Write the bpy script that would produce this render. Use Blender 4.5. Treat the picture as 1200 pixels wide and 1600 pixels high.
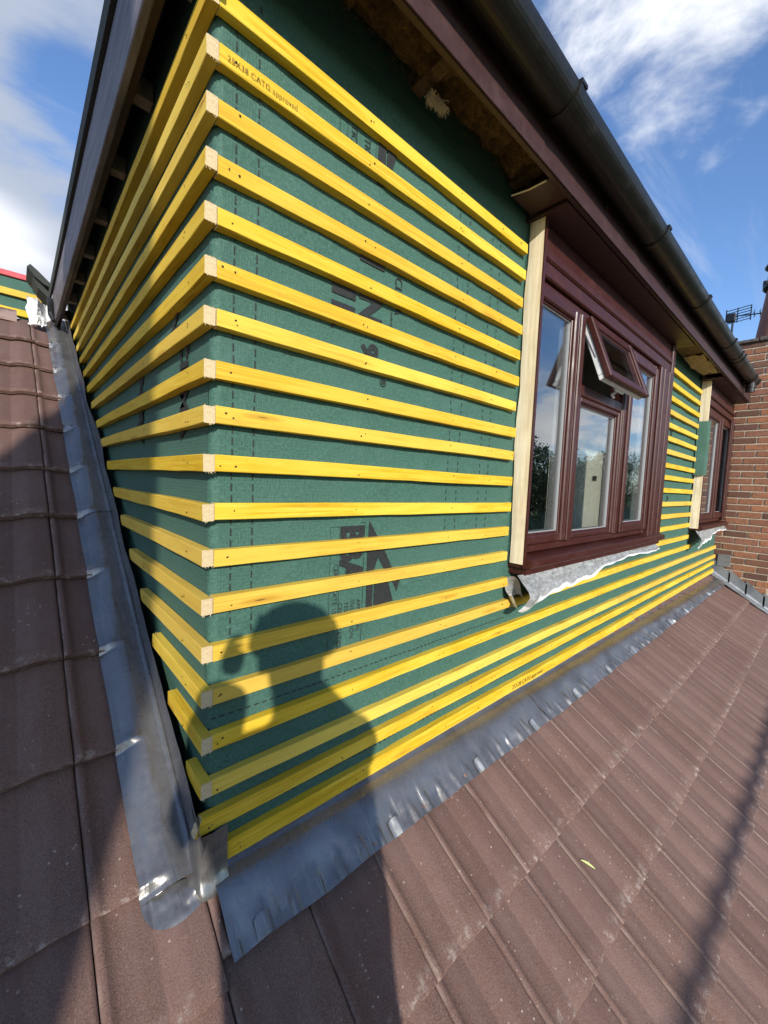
import bpy, bmesh, math, random
from math import sin, cos, tan, radians, pi, sqrt, atan2, exp
from mathutils import Vector, Matrix, noise
random.seed(11)
for o in list(bpy.data.objects): bpy.data.objects.remove(o)
scn = bpy.context.scene
col = scn.collection

# ------------------------------------------------------------------ camera
YAW, PITCH, ROLL = 0.73765, -0.07253, 0.04070
CAM = Vector((-0.3305, -0.9568, 0.9450))
fw = Vector((sin(YAW)*cos(PITCH), cos(YAW)*cos(PITCH), sin(PITCH)))
rt0 = Vector((cos(YAW), -sin(YAW), 0)); up0 = rt0.cross(fw)
rt = cos(ROLL)*rt0 + sin(ROLL)*up0; up = -sin(ROLL)*rt0 + cos(ROLL)*up0
cd = bpy.data.cameras.new('camera'); cam = bpy.data.objects.new('camera', cd); col.objects.link(cam)
M = Matrix((rt, up, -fw)).transposed().to_4x4(); M.translation = CAM
cam.matrix_world = M
cd.sensor_fit = 'HORIZONTAL'; cd.sensor_width = 36; cd.lens = 635.55/1200*36
cd.clip_start = 0.01; cd.clip_end = 3000
scn.camera = cam

# ------------------------------------------------------------------ light, sky, exposure
LIGHT = Vector((0.43, 0.825, -0.372)).normalized()          # travel direction of sunlight
sl = bpy.data.lights.new('sun', 'SUN'); so = bpy.data.objects.new('sun', sl); col.objects.link(so)
sl.energy = 4.7; sl.angle = radians(0.8); sl.color = (1.0, 0.95, 0.86)
so.rotation_euler = (-LIGHT).to_track_quat('Z', 'Y').to_euler(); so.location = (0, 0, 8)
world = bpy.data.worlds.new('World'); scn.world = world; world.use_nodes = True
scn.view_settings.view_transform = 'Standard'; scn.view_settings.look = 'None'
scn.view_settings.exposure = 0.25; scn.view_settings.gamma = 1
SKY_STRENGTH = 0.122

def build_world():
    nt = world.node_tree; N = nt.nodes; L = nt.links
    for n in list(N): N.remove(n)
    out = N.new('ShaderNodeOutputWorld'); bg = N.new('ShaderNodeBackground'); L.new(bg.outputs[0], out.inputs[0])
    bg.inputs['Strength'].default_value = SKY_STRENGTH
    sky = N.new('ShaderNodeTexSky'); sky.sky_type = 'NISHITA'; sky.sun_disc = False
    sky.sun_elevation = math.asin(-LIGHT.z); sky.sun_rotation = atan2(-LIGHT.x, -LIGHT.y)
    sky.air_density = 1.0; sky.dust_density = 0.6; sky.ozone_density = 2.4
    tc = N.new('ShaderNodeTexCoord')
    def vm(op, a, b=None):
        n = N.new('ShaderNodeVectorMath'); n.operation = op
        for i, v in enumerate((a, b)):
            if v is None: continue
            if hasattr(v, 'is_output'): L.new(v, n.inputs[i])
            else: n.inputs[i].default_value = v
        return n
    def mt(op, a, b=None, clamp=False):
        n = N.new('ShaderNodeMath'); n.operation = op; n.use_clamp = clamp
        for i, v in enumerate((a, b)):
            if v is None: continue
            if hasattr(v, 'is_output'): L.new(v, n.inputs[i])
            else: n.inputs[i].default_value = v
        return n.outputs[0]
    d = vm('NORMALIZE', tc.outputs['Generated']).outputs[0]
    sp = N.new('ShaderNodeSeparateXYZ'); L.new(d, sp.inputs[0])
    zz = mt('ADD', mt('MAXIMUM', sp.outputs[2], 0.0), 0.22)
    px = mt('DIVIDE', sp.outputs[0], zz); py = mt('DIVIDE', sp.outputs[1], zz)
    cb = N.new('ShaderNodeCombineXYZ'); L.new(px, cb.inputs[0]); L.new(py, cb.inputs[1])
    def nz(scale, detail, rough, dist, off):
        n = N.new('ShaderNodeTexNoise'); n.inputs['Scale'].default_value = scale; n.inputs['Detail'].default_value = detail
        n.inputs['Roughness'].default_value = rough; n.inputs['Distortion'].default_value = dist
        L.new(vm('ADD', cb.outputs[0], off).outputs[0], n.inputs['Vector']); return n.outputs['Fac']
    n1 = nz(1.5, 9, 0.58, 0.5, (3.1, 1.7, 0)); n2 = nz(3.6, 8, 0.6, 0.3, (7.3, 2.2, 0)); n3 = nz(0.9, 4, 0.5, 0.2, (1.2, 9.4, 0))
    def blob(v, k, w):
        dt = vm('DOT_PRODUCT', d, tuple(Vector(v).normalized())).outputs['Value']
        return mt('MULTIPLY', mt('POWER', mt('MAXIMUM', dt, 0.0), k), w)
    bias = mt('ADD', blob((0.0, 0.90, 0.50), 14, 0.200), blob((0.70, 0.20, 0.70), 40, 0.185))
    bias = mt('ADD', bias, blob((-0.02, 0.92, 0.38), 90, 0.14))
    bias = mt('ADD', bias, mt('ADD', blob((0.89, -0.42, 0.16), 90, 0.20), blob((0.72, 0.17, 0.68), 120, 0.08)))
    bias = mt('SUBTRACT', bias, blob((0.085, 0.82, 0.565), 300, 0.24))
    bias = mt('SUBTRACT', bias, blob((0.88, 0.22, 0.42), 12, 0.16))
    dens = mt('ADD', mt('ADD', mt('MULTIPLY', n1, 0.72), mt('MULTIPLY', n2, 0.28)), bias)
    mask = N.new('ShaderNodeMapRange'); mask.interpolation_type = 'SMOOTHSTEP'
    L.new(dens, mask.inputs[0]); mask.inputs[1].default_value = 0.54; mask.inputs[2].default_value = 0.69
    # thin streaks
    mp = N.new('ShaderNodeMapping'); L.new(cb.outputs[0], mp.inputs[0]); mp.inputs['Rotation'].default_value = (0, 0, 0.55); mp.inputs['Scale'].default_value = (0.9, 4.5, 1)
    ns = N.new('ShaderNodeTexNoise'); L.new(mp.outputs[0], ns.inputs['Vector']); ns.inputs['Scale'].default_value = 1.5; ns.inputs['Detail'].default_value = 8; ns.inputs['Roughness'].default_value = 0.62; ns.inputs['Distortion'].default_value = 0.6
    ms = N.new('ShaderNodeMapRange'); ms.interpolation_type = 'SMOOTHSTEP'; L.new(ns.outputs['Fac'], ms.inputs[0]); ms.inputs[1].default_value = 0.47; ms.inputs[2].default_value = 0.80; ms.inputs[4].default_value = 0.45
    msk = mt('MAXIMUM', mask.outputs[0], ms.outputs[0], True)
    # cloud brightness: white crowns, grey bodies
    cr = N.new('ShaderNodeMapRange'); cr.interpolation_type = 'SMOOTHSTEP'; L.new(mt('ADD', n3, mt('SUBTRACT', blob((-0.02, 0.93, 0.36), 150, 0.22), blob((0.02, 0.83, 0.55), 26, 0.22))), cr.inputs[0]); cr.inputs[1].default_value = 0.40; cr.inputs[2].default_value = 0.64
    cc = N.new('ShaderNodeMix'); cc.data_type = 'RGBA'; L.new(cr.outputs[0], cc.inputs['Factor'])
    cc.inputs['A'].default_value = (3.4, 3.9, 4.9, 1); cc.inputs['B'].default_value = (8.6, 8.7, 8.9, 1)
    sc = N.new('ShaderNodeMix'); sc.data_type = 'RGBA'; sc.blend_type = 'MULTIPLY'; sc.inputs['Factor'].default_value = 1
    L.new(sky.outputs[0], sc.inputs['A']); sc.inputs['B'].default_value = (1.15, 1.34, 1.62, 1)
    mx = N.new('ShaderNodeMix'); mx.data_type = 'RGBA'; L.new(msk, mx.inputs['Factor']); L.new(sc.outputs['Result'], mx.inputs['A']); L.new(cc.outputs['Result'], mx.inputs['B'])
    L.new(mx.outputs['Result'], bg.inputs['Color'])
build_world()

# ------------------------------------------------------------------ materials
MATS = {}
class NB:
    def __init__(s, name):
        s.m = bpy.data.materials.new(name); s.m.use_nodes = True; s.nt = s.m.node_tree
        s.b = s.nt.nodes['Principled BSDF']; s.out = s.nt.nodes['Material Output']; MATS[name] = s.m
    def n(s, t, **kw):
        x = s.nt.nodes.new(t)
        for k, v in kw.items(): setattr(x, k, v)
        return x
    def l(s, a, b): s.nt.links.new(a, b)
    def setv(s, sock, v):
        if hasattr(v, 'is_output'): s.l(v, sock)
        else: sock.default_value = v
    def math(s, op, a, b=None, clamp=False):
        x = s.n('ShaderNodeMath', operation=op, use_clamp=clamp); s.setv(x.inputs[0], a)
        if b is not None: s.setv(x.inputs[1], b)
        return x.outputs[0]
    def coord(s, kind='Object', scale=(1, 1, 1), loc=(0, 0, 0)):
        t = s.n('ShaderNodeTexCoord'); mp = s.n('ShaderNodeMapping'); s.l(t.outputs[kind], mp.inputs[0])
        mp.inputs['Scale'].default_value = scale; mp.inputs['Location'].default_value = loc; return mp.outputs[0]
    def wcoord(s, scale=(1, 1, 1)):
        t = s.n('ShaderNodeNewGeometry'); mp = s.n('ShaderNodeMapping'); s.l(t.outputs['Position'], mp.inputs[0]); mp.inputs['Scale'].default_value = scale; return mp.outputs[0]
    def noise(s, vec, scale, detail=4, rough=0.55, dist=0.0):
        x = s.n('ShaderNodeTexNoise'); s.l(vec, x.inputs['Vector']); x.inputs['Scale'].default_value = scale
        x.inputs['Detail'].default_value = detail; x.inputs['Roughness'].default_value = rough; x.inputs['Distortion'].default_value = dist; return x.outputs['Fac']
    def voro(s, vec, scale, feature='F1', rnd=1.0):
        x = s.n('ShaderNodeTexVoronoi', feature=feature); s.l(vec, x.inputs['Vector']); x.inputs['Scale'].default_value = scale; x.inputs['Randomness'].default_value = rnd; return x
    def ramp(s, fac, stops):
        x = s.n('ShaderNodeValToRGB'); s.setv(x.inputs[0], fac); e = x.color_ramp.elements
        while len(e) > 1: e.remove(e[-1])
        e[0].position, e[0].color = stops[0][0], (*stops[0][1], 1)
        for p, c in stops[1:]:
            k = e.new(p); k.color = (*c, 1)
        return x.outputs[0]
    def rng(s, v, a, b, c=0.0, d=1.0):
        x = s.n('ShaderNodeMapRange'); s.setv(x.inputs[0], v)
        for i, q in enumerate((a, b, c, d)): x.inputs[i+1].default_value = q
        return x.outputs[0]
    def mix(s, fac, a, b, blend='MIX'):
        x = s.n('ShaderNodeMix', data_type='RGBA', blend_type=blend); s.setv(x.inputs['Factor'], fac)
        for k, v in (('A', a), ('B', b)):
            if hasattr(v, 'is_output'): s.l(v, x.inputs[k])
            else: x.inputs[k].default_value = (*v, 1)
        return x.outputs['Result']
    def rand(s): return s.n('ShaderNodeObjectInfo').outputs['Random']
    def col(s, v):
        if hasattr(v, 'is_output'): s.l(v, s.b.inputs['Base Color'])
        else: s.b.inputs['Base Color'].default_value = (*v, 1)
    def set(s, **kw):
        for k, v in kw.items(): s.setv(s.b.inputs[k.replace('_', ' ')], v)
    def bump(s, h, strength=0.3, dist=0.01):
        x = s.n('ShaderNodeBump'); x.inputs['Strength'].default_value = strength; x.inputs['Distance'].default_value = dist
        s.l(h, x.inputs['Height']); s.l(x.outputs[0], s.b.inputs['Normal'])

def mat_wood(name, ca, cb, cc, tan_):
    b = NB(name); r = b.rand()
    off = b.n('ShaderNodeCombineXYZ'); b.l(b.math('MULTIPLY', r, 37.0), off.inputs[0]); b.l(b.math('MULTIPLY', r, 11.0), off.inputs[1])
    t = b.n('ShaderNodeTexCoord'); ad = b.n('ShaderNodeVectorMath', operation='ADD'); b.l(t.outputs['Object'], ad.inputs[0]); b.l(off.outputs[0], ad.inputs[1])
    def mp(sc):
        m = b.n('ShaderNodeMapping'); b.l(ad.outputs[0], m.inputs[0]); m.inputs['Scale'].default_value = sc; return m.outputs[0]
    grain = b.noise(mp((2.2, 90, 90)), 1.6, 6, 0.62, 0.9)
    rings = b.n('ShaderNodeTexWave', wave_type='BANDS', bands_direction='Z'); b.l(mp((0.35, 4, 7)), rings.inputs['Vector']); rings.inputs['Scale'].default_value = 11; rings.inputs['Distortion'].default_value = 7; rings.inputs['Detail'].default_value = 3; rings.inputs['Detail Scale'].default_value = 0.6
    blot = b.noise(mp((3, 14, 14)), 1.1, 4, 0.6)
    c = b.ramp(grain, [(0.34, ca), (0.50, cb), (0.62, cc)])
    fine = b.noise(mp((1.1, 210, 210)), 1.0, 4, 0.6, 0.35)
    c = b.mix(b.rng(fine, 0.56, 0.68, 0, 0.42), c, (0.36, 0.19, 0.012))
    c = b.mix(b.math('MULTIPLY', b.rng(rings.outputs['Fac'], 0.50, 1.0), 0.40), c, (0.46, 0.25, 0.010))
    c = b.mix(b.rng(blot, 0.44, 0.62, 0, 0.75), c, cc)
    c = b.mix(b.math('MULTIPLY', b.rng(r, 0.55, 0.95), 0.55), c, tan_)
    c = b.mix(b.math('MULTIPLY', b.rng(r, 0.34, 0.05), 0.40), c, (0.74, 0.55, 0.13))
    r7 = b.math('FRACT', b.math('MULTIPLY', r, 7.31))
    c = b.mix(b.math('MULTIPLY', r7, 0.30), c, (0.50, 0.275, 0.008))
    kv = b.voro(mp((4.5, 34, 34)), 1.0); kd = kv.outputs['Distance']
    kr = b.n('ShaderNodeSeparateColor'); b.l(kv.outputs['Color'], kr.inputs[0])
    kn = b.math('MULTIPLY', b.rng(kd, 0.16, 0.30, 1, 0), b.math('GREATER_THAN', kr.outputs[0], 0.80))
    c = b.mix(b.math('MULTIPLY', kn, 0.55), c, (0.42, 0.19, 0.012))
    kn2 = b.math('MULTIPLY', b.rng(kd, 0.04, 0.09, 1, 0), b.math('GREATER_THAN', kr.outputs[0], 0.84))
    c = b.mix(b.math('MULTIPLY', kn2, 0.8), c, (0.10, 0.045, 0.012))
    dirt = b.noise(mp((9, 26, 26)), 1.7, 6, 0.7)
    c = b.mix(b.rng(dirt, 0.60, 0.78, 0, 0.35), c, (0.22, 0.13, 0.04))
    b.col(c); b.set(Roughness=0.72); b.b.inputs['Specular IOR Level'].default_value = 0.3
    b.bump(b.math('ADD', grain, b.math('MULTIPLY', dirt, 0.6)), 0.45, 0.0016)
mat_wood('batten_wood', (0.50, 0.275, 0.007), (0.66, 0.415, 0.012), (0.73, 0.515, 0.055), (0.62, 0.41, 0.10))

b = NB('end_grain'); v = b.coord('Object', (1, 1, 1)); n1 = b.noise(v, 900, 3, 0.6); n2 = b.noise(v, 160, 3)
b.col(b.ramp(b.math('ADD', b.math('MULTIPLY', n1, 0.6), b.math('MULTIPLY', n2, 0.4)), [(0.30, (0.42, 0.29, 0.13)), (0.50, (0.60, 0.46, 0.26)), (0.7, (0.70, 0.57, 0.36))])); b.set(Roughness=0.85); b.bump(n1, 0.7, 0.002)

b = NB('pale_timber'); v = b.wcoord((40, 40, 2.5)); n1 = b.noise(v, 1.2, 5, 0.6, 0.6); n2 = b.noise(b.wcoord(), 9, 4)
b.col(b.mix(b.rng(n2, 0.5, 0.75, 0, 0.4), b.ramp(n1, [(0.3, (0.60, 0.48, 0.30)), (0.6, (0.82, 0.72, 0.52))]), (0.5, 0.40, 0.25))); b.set(Roughness=0.75); b.bump(n1, 0.2, 0.002)

b = NB('green_membrane'); v = b.wcoord()
n1 = b.noise(v, 140, 4, 0.65); n2 = b.noise(v, 7, 4, 0.6); n3 = b.noise(b.wcoord((1, 1, 1)), 38, 3, 0.6)
wv = b.n('ShaderNodeTexVoronoi'); b.l(b.wcoord((150, 150, 120)), wv.inputs['Vector']); wv.inputs['Randomness'].default_value = 0.25; wv.inputs['Scale'].default_value = 1
c = b.ramp(n1, [(0.25, (0.021, 0.066, 0.048)), (0.55, (0.040, 0.110, 0.080)), (0.8, (0.074, 0.158, 0.120))])
c = b.mix(b.rng(n2, 0.45, 0.75, 0, 0.45), c, (0.050, 0.115, 0.096)); c = b.mix(b.rng(n3, 0.6, 0.8, 0, 0.3), c, (0.075, 0.14, 0.12))
b.col(c); b.set(Roughness=0.78); b.bump(b.math('ADD', wv.outputs['Distance'], b.math('MULTIPLY', n1, 0.8)), 0.60, 0.0020)

b = NB('membrane_print'); b.col(b.ramp(b.noise(b.wcoord(), 160, 3), [(0.35, (0.008, 0.009, 0.009)), (0.7, (0.022, 0.024, 0.023))])); b.set(Roughness=0.7)
b = NB('batten_ink'); b.col(b.ramp(b.noise(b.wcoord(), 300, 3), [(0.3, (0.06, 0.035, 0.01)), (0.72, (0.30, 0.17, 0.02))])); b.set(Roughness=0.8)
b = NB('dark_nail'); b.col((0.03, 0.02, 0.012)); b.set(Roughness=0.6, Metallic=0.3)

def mat_tile():
    b = NB('concrete_tile'); r = b.rand()
    t = b.n('ShaderNodeTexCoord')
    v = b.wcoord(); vs = b.coord('Object', (26, 1.6, 26))
    fine = b.noise(v, 330, 3, 0.7); mid = b.noise(v, 22, 5, 0.62); big = b.noise(v, 2.4, 4, 0.6); streak = b.noise(vs, 1.3, 6, 0.62, 0.2)
    c = b.ramp(fine, [(0.30, (0.046, 0.022, 0.018)), (0.5, (0.140, 0.079, 0.059)), (0.70, (0.245, 0.154, 0.120))])
    c = b.mix(b.rng(streak, 0.42, 0.72, 0, 0.42), c, (0.205, 0.130, 0.110))
    c = b.mix(b.rng(mid, 0.50, 0.78, 0, 0.5), c, (0.135, 0.070, 0.048))
    c = b.mix(b.rng(big, 0.40, 0.70, 0, 0.38), c, (0.190, 0.118, 0.102))
    c = b.mix(b.rng(r, 0.0, 1.0, 0, 0.42), c, (0.088, 0.043, 0.035))
    sep = b.n('ShaderNodeSeparateXYZ'); b.l(t.outputs['Object'], sep.inputs[0])
    # pale chips
    vo = b.voro(b.wcoord(), 62); kc = b.n('ShaderNodeSeparateColor'); b.l(vo.outputs['Color'], kc.inputs[0])
    clus = b.rng(b.noise(b.wcoord(), 5.5, 3, 0.6), 0.46, 0.62)
    chip = b.math('MULTIPLY', b.math('MULTIPLY', b.rng(vo.outputs['Distance'], 0.10, 0.20, 1, 0), b.math('GREATER_THAN', kc.outputs[0], 0.60)), clus)
    c = b.mix(b.math('MULTIPLY', chip, 0.9), c, (0.40, 0.33, 0.28))
    # lichen and lime at the nose of each tile
    nose = b.rng(sep.outputs[1], 0.0, 0.045, 1, 0)
    li = b.math('MULTIPLY', nose, b.rng(b.noise(b.wcoord(), 30, 5, 0.7), 0.53, 0.68))
    c = b.mix(b.math('MULTIPLY', li, 0.62), c, (0.46, 0.41, 0.36))
    # worn pale arris at the side joints
    edge = b.math('MULTIPLY', b.rng(sep.outputs[0], 0.000, 0.008, 1, 0), b.rng(b.noise(b.wcoord((3, 3, 3)), 3.0, 3), 0.42, 0.6))
    c = b.mix(b.math('MULTIPLY', edge, 0.55), c, (0.36, 0.27, 0.23))
    b.col(c); b.set(Roughness=b.rng(mid, 0.3, 0.7, 0.62, 0.85)); b.b.inputs['Specular IOR Level'].default_value = 0.35
    b.bump(b.math('ADD', fine, b.math('MULTIPLY', mid, 0.8)), 0.55, 0.0028)
mat_tile()
b = NB('roof_underlay'); b.col((0.012, 0.011, 0.011)); b.set(Roughness=0.9)

def mat_lead(name, a, bcol, rough):
    b = NB(name); v = b.wcoord()
    n1 = b.noise(v, 5, 4, 0.55, 0.4); n2 = b.noise(v, 45, 5, 0.6); n3 = b.noise(b.wcoord((1, 1, 1)), 2.2, 3); n4 = b.noise(v, 300, 2)
    c = b.ramp(n1, [(0.28, a), (0.55, bcol), (0.8, tuple(min(1, q*1.18) for q in bcol))])
    c = b.mix(b.rng(n2, 0.58, 0.85, 0, 0.28), c, tuple(q*0.6 for q in a))
    sc = b.voro(b.wcoord((1, 1, 1)), 70); 
    c = b.mix(b.math('MULTIPLY', b.rng(sc.outputs['Distance'], 0.03, 0.10, 1, 0), 0.12), c, (0.55, 0.56, 0.58))
    b.col(c); b.set(Metallic=0.72, Roughness=b.rng(n2, 0.3, 0.75, rough-0.10, rough+0.16))
    b.bump(b.math('ADD', b.math('MULTIPLY', n1, 1.0), b.math('ADD', b.math('MULTIPLY', n2, 0.14), b.math('MULTIPLY', b.noise(b.wcoord((34, 5, 5)), 1.0, 3, 0.5, 0.6), 0.55))), 0.42, 0.010)
mat_lead('lead_sheet', (0.150, 0.142, 0.135), (0.225, 0.215, 0.206), 0.31)
mat_lead('lead_aged', (0.16, 0.165, 0.17), (0.28, 0.29, 0.30), 0.55)

def mat_upvc(name, a, bcol, rough):
    b = NB(name); v = b.wcoord((1, 1, 1)); n1 = b.noise(b.wcoord((30, 30, 30)), 2.0, 5, 0.6, 0.3); n2 = b.noise(v, 260, 2); n3 = b.noise(v, 12, 4)
    c = b.ramp(n1, [(0.3, a), (0.7, bcol)]); c = b.mix(b.rng(n3, 0.55, 0.85, 0, 0.35), c, tuple(min(1, q*1.8+0.02) for q in bcol))
    b.col(c); b.set(Roughness=b.rng(n3, 0.3, 0.7, rough, rough+0.18)); b.b.inputs['Specular IOR Level'].default_value = 0.38; b.bump(b.math('ADD', n2, n1), 0.12, 0.001)
mat_upvc('rosewood_upvc', (0.032, 0.0070, 0.0048), (0.060, 0.0145, 0.0095), 0.34)
mat_upvc('brown_fascia', (0.032, 0.013, 0.011), (0.052, 0.022, 0.020), 0.42)
mat_upvc('black_gutter', (0.0065, 0.006, 0.005), (0.014, 0.0125, 0.010), 0.30)
b = NB('barge_paint'); v = b.wcoord((18, 2.2, 18)); n1 = b.noise(v, 1.6, 6, 0.65, 0.4); n2 = b.noise(b.wcoord(), 60, 3)
b.col(b.mix(b.rng(n2, 0.6, 0.75, 0, 0.5), b.ramp(n1, [(0.28, (0.055, 0.045, 0.050)), (0.5, (0.120, 0.105, 0.115)), (0.72, (0.20, 0.18, 0.19))]), (0.04, 0.022, 0.02))); b.set(Roughness=0.6); b.bump(n1, 0.3, 0.003)
b = NB('roof_felt'); n1 = b.noise(b.wcoord(), 150, 4, 0.7); b.col(b.ramp(n1, [(0.3, (0.012, 0.014, 0.012)), (0.6, (0.045, 0.05, 0.042)), (0.8, (0.14, 0.15, 0.13))])); b.set(Roughness=0.9); b.bump(n1, 0.8, 0.004)
b = NB('old_timber'); n1 = b.noise(b.wcoord((8, 30, 30)), 1.5, 5); b.col(b.ramp(n1, [(0.3, (0.05, 0.03, 0.018)), (0.7, (0.15, 0.095, 0.055))])); b.set(Roughness=0.85)
b = NB('pale_block'); b.col(b.ramp(b.noise(b.wcoord(), 40, 4), [(0.3, (0.20, 0.15, 0.10)), (0.7, (0.38, 0.30, 0.21))])); b.set(Roughness=0.85)
b = NB('glass_wool'); n1 = b.noise(b.wcoord(), 60, 6, 0.75); b.col(b.ramp(n1, [(0.35, (0.045, 0.026, 0.010)), (0.58, (0.18, 0.105, 0.035)), (0.78, (0.36, 0.23, 0.09))])); b.set(Roughness=0.95); b.bump(n1, 1.0, 0.02)
b = NB('pale_fibre'); b.col((0.78, 0.70, 0.58)); b.set(Roughness=0.95)
b = NB('white_upvc'); b.col(b.ramp(b.noise(b.wcoord(), 20, 4), [(0.3, (0.62, 0.62, 0.60)), (0.7, (0.78, 0.78, 0.76))])); b.set(Roughness=0.4)
b = NB('grey_gasket'); b.col((0.30, 0.30, 0.30)); b.set(Roughness=0.45)
b = NB('black_rubber'); b.col((0.012, 0.012, 0.012)); b.set(Roughness=0.6)

b = NB('window_glass')
b.nt.nodes.remove(b.b)
gl = b.n('ShaderNodeBsdfGlossy'); gl.inputs['Roughness'].default_value = 0.006; gl.inputs['Color'].default_value = (0.95, 0.97, 1, 1)
tr = b.n('ShaderNodeBsdfTransparent'); tr.inputs['Color'].default_value = (0.90, 0.92, 0.91, 1)
lw = b.n('ShaderNodeLayerWeight'); lw.inputs['Blend'].default_value = 0.5
fr_ = b.math('ADD', 0.15, b.math('MULTIPLY', 0.85, b.math('POWER', lw.outputs['Facing'], 4.0)), True)
nb_ = b.n('ShaderNodeBump'); nb_.inputs['Strength'].default_value = 0.05; nb_.inputs['Distance'].default_value = 0.01; b.l(b.noise(b.wcoord(), 2.2, 2), nb_.inputs['Height']); b.l(nb_.outputs[0], gl.inputs['Normal'])
ms_ = b.n('ShaderNodeMixShader'); b.l(fr_, ms_.inputs[0]); b.l(tr.outputs[0], ms_.inputs[1]); b.l(gl.outputs[0], ms_.inputs[2]); b.l(ms_.outputs[0], b.out.inputs[0])

b = NB('sill_foil')      # silvery faced damp-proof strip with a white torn underside
t = b.n('ShaderNodeTexCoord'); sp_ = b.n('ShaderNodeSeparateXYZ'); b.l(t.outputs['UV'], sp_.inputs[0])
n1 = b.noise(b.wcoord((14, 14, 40)), 2.0, 5, 0.65); n2 = b.noise(b.wcoord(), 9, 3, 0.5)
gr = b.ramp(n1, [(0.3, (0.13, 0.13, 0.12)), (0.55, (0.27, 0.27, 0.26)), (0.75, (0.42, 0.42, 0.41))])
edge = b.rng(b.math('ADD', sp_.outputs[1], b.math('MULTIPLY', n2, 0.45)), 1.00, 1.10)
b.col(b.mix(edge, gr, (0.70, 0.70, 0.69))); b.set(Roughness=0.5); b.bump(n2, 0.3, 0.004)

def mat_brick(name, stops):
    b = NB(name); r = b.rand(); v = b.wcoord(); n1 = b.noise(v, 26, 5, 0.65); n2 = b.noise(v, 160, 3, 0.7)
    c = b.ramp(r, stops); c = b.mix(b.rng(n1, 0.42, 0.72, 0, 0.6), c, (0.10, 0.042, 0.030)); c = b.mix(b.rng(n2, 0.55, 0.8, 0, 0.45), c, (0.30, 0.19, 0.14))
    b.col(c); b.set(Roughness=0.88); b.bump(b.math('ADD', n1, n2), 0.6, 0.004)
mat_brick('red_brick', [(0.0, (0.095, 0.047, 0.034)), (0.25, (0.22, 0.095, 0.050)), (0.5, (0.34, 0.140, 0.066)), (0.7, (0.13, 0.060, 0.044)), (0.85, (0.33, 0.130, 0.062)), (1.0, (0.22, 0.100, 0.068))])
b = NB('mortar'); n1 = b.noise(b.wcoord(), 70, 5, 0.7); b.col(b.ramp(n1, [(0.3, (0.36, 0.29, 0.21)), (0.7, (0.56, 0.48, 0.37))])); b.set(Roughness=0.95); b.bump(n1, 0.7, 0.004)
b = NB('brickwork'); br = b.n('ShaderNodeTexBrick'); b.l(b.coord('Object', (1, 1, 1)), br.inputs['Vector']); br.inputs['Scale'].default_value = 4.4
br.inputs['Color1'].default_value = (0.24, 0.085, 0.05, 1); br.inputs['Color2'].default_value = (0.16, 0.06, 0.04, 1); br.inputs['Mortar'].default_value = (0.42, 0.36, 0.28, 1); b.col(br.outputs['Color']); b.set(Roughness=0.9)
b = NB('terracotta'); n1 = b.noise(b.wcoord(), 14, 4); b.col(b.ramp(n1, [(0.3, (0.17, 0.055, 0.038)), (0.7, (0.28, 0.095, 0.062))])); b.set(Roughness=0.7)
b = NB('dark_metal'); b.col((0.020, 0.021, 0.024)); b.set(Roughness=0.5, Metallic=0.6)
b = NB('steel_tube'); b.col((0.42, 0.43, 0.45)); b.set(Roughness=0.4, Metallic=0.9)
b = NB('coping_stone'); n1 = b.noise(b.wcoord(), 30, 5); b.col(b.ramp(n1, [(0.3, (0.045, 0.038, 0.033)), (0.7, (0.13, 0.11, 0.095))])); b.set(Roughness=0.95); b.bump(n1, 0.7, 0.01)
b = NB('red_trim'); b.col(b.ramp(b.noise(b.wcoord(), 30, 4), [(0.3, (0.42, 0.035, 0.045)), (0.7, (0.60, 0.075, 0.085))])); b.set(Roughness=0.5)
b = NB('white_paper'); b.col(b.ramp(b.noise(b.wcoord(), 25, 4), [(0.3, (0.55, 0.56, 0.56)), (0.7, (0.80, 0.80, 0.79))])); b.set(Roughness=0.6)
b = NB('room_plaster'); b.col(b.ramp(b.noise(b.wcoord(), 3, 3), [(0.3, (0.36, 0.33, 0.28)), (0.7, (0.42, 0.39, 0.33))])); b.set(Roughness=0.9)
b = NB('room_floor'); b.col((0.16, 0.11, 0.07)); b.set(Roughness=0.7)
b = NB('blind_fabric'); b.col(b.ramp(b.noise(b.wcoord((200, 200, 200)), 1, 3), [(0.3, (0.62, 0.57, 0.47)), (0.7, (0.74, 0.69, 0.58))])); b.set(Roughness=0.9)
b = NB('leaf_green'); b.col((0.55, 0.62, 0.22)); b.set(Roughness=0.6)
b = NB('grass'); n1 = b.noise(b.wcoord(), 0.4, 6, 0.7); b.col(b.ramp(n1, [(0.3, (0.028, 0.055, 0.014)), (0.7, (0.07, 0.11, 0.03))])); b.set(Roughness=0.95)
b = NB('foliage'); r = b.rand(); n1 = b.noise(b.wcoord(), 1.6, 4); b.col(b.mix(r, b.ramp(n1, [(0.3, (0.022, 0.045, 0.012)), (0.7, (0.070, 0.105, 0.028))]), (0.055, 0.070, 0.022))); b.set(Roughness=0.7)
b = NB('bark'); b.col(b.ramp(b.noise(b.wcoord((6, 6, 1)), 3, 5), [(0.3, (0.04, 0.03, 0.02)), (0.7, (0.12, 0.09, 0.065))])); b.set(Roughness=0.95)
b = NB('asphalt'); b.col(b.ramp(b.noise(b.wcoord(), 8, 5), [(0.3, (0.035, 0.035, 0.036)), (0.7, (0.065, 0.065, 0.066))])); b.set(Roughness=0.9)
b = NB('house_render'); b.col((0.55, 0.52, 0.46)); b.set(Roughness=0.9)
b = NB('house_roof'); b.col(b.ramp(b.noise(b.wcoord(), 4, 4), [(0.3, (0.12, 0.06, 0.045)), (0.7, (0.22, 0.11, 0.08))])); b.set(Roughness=0.9)
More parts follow.
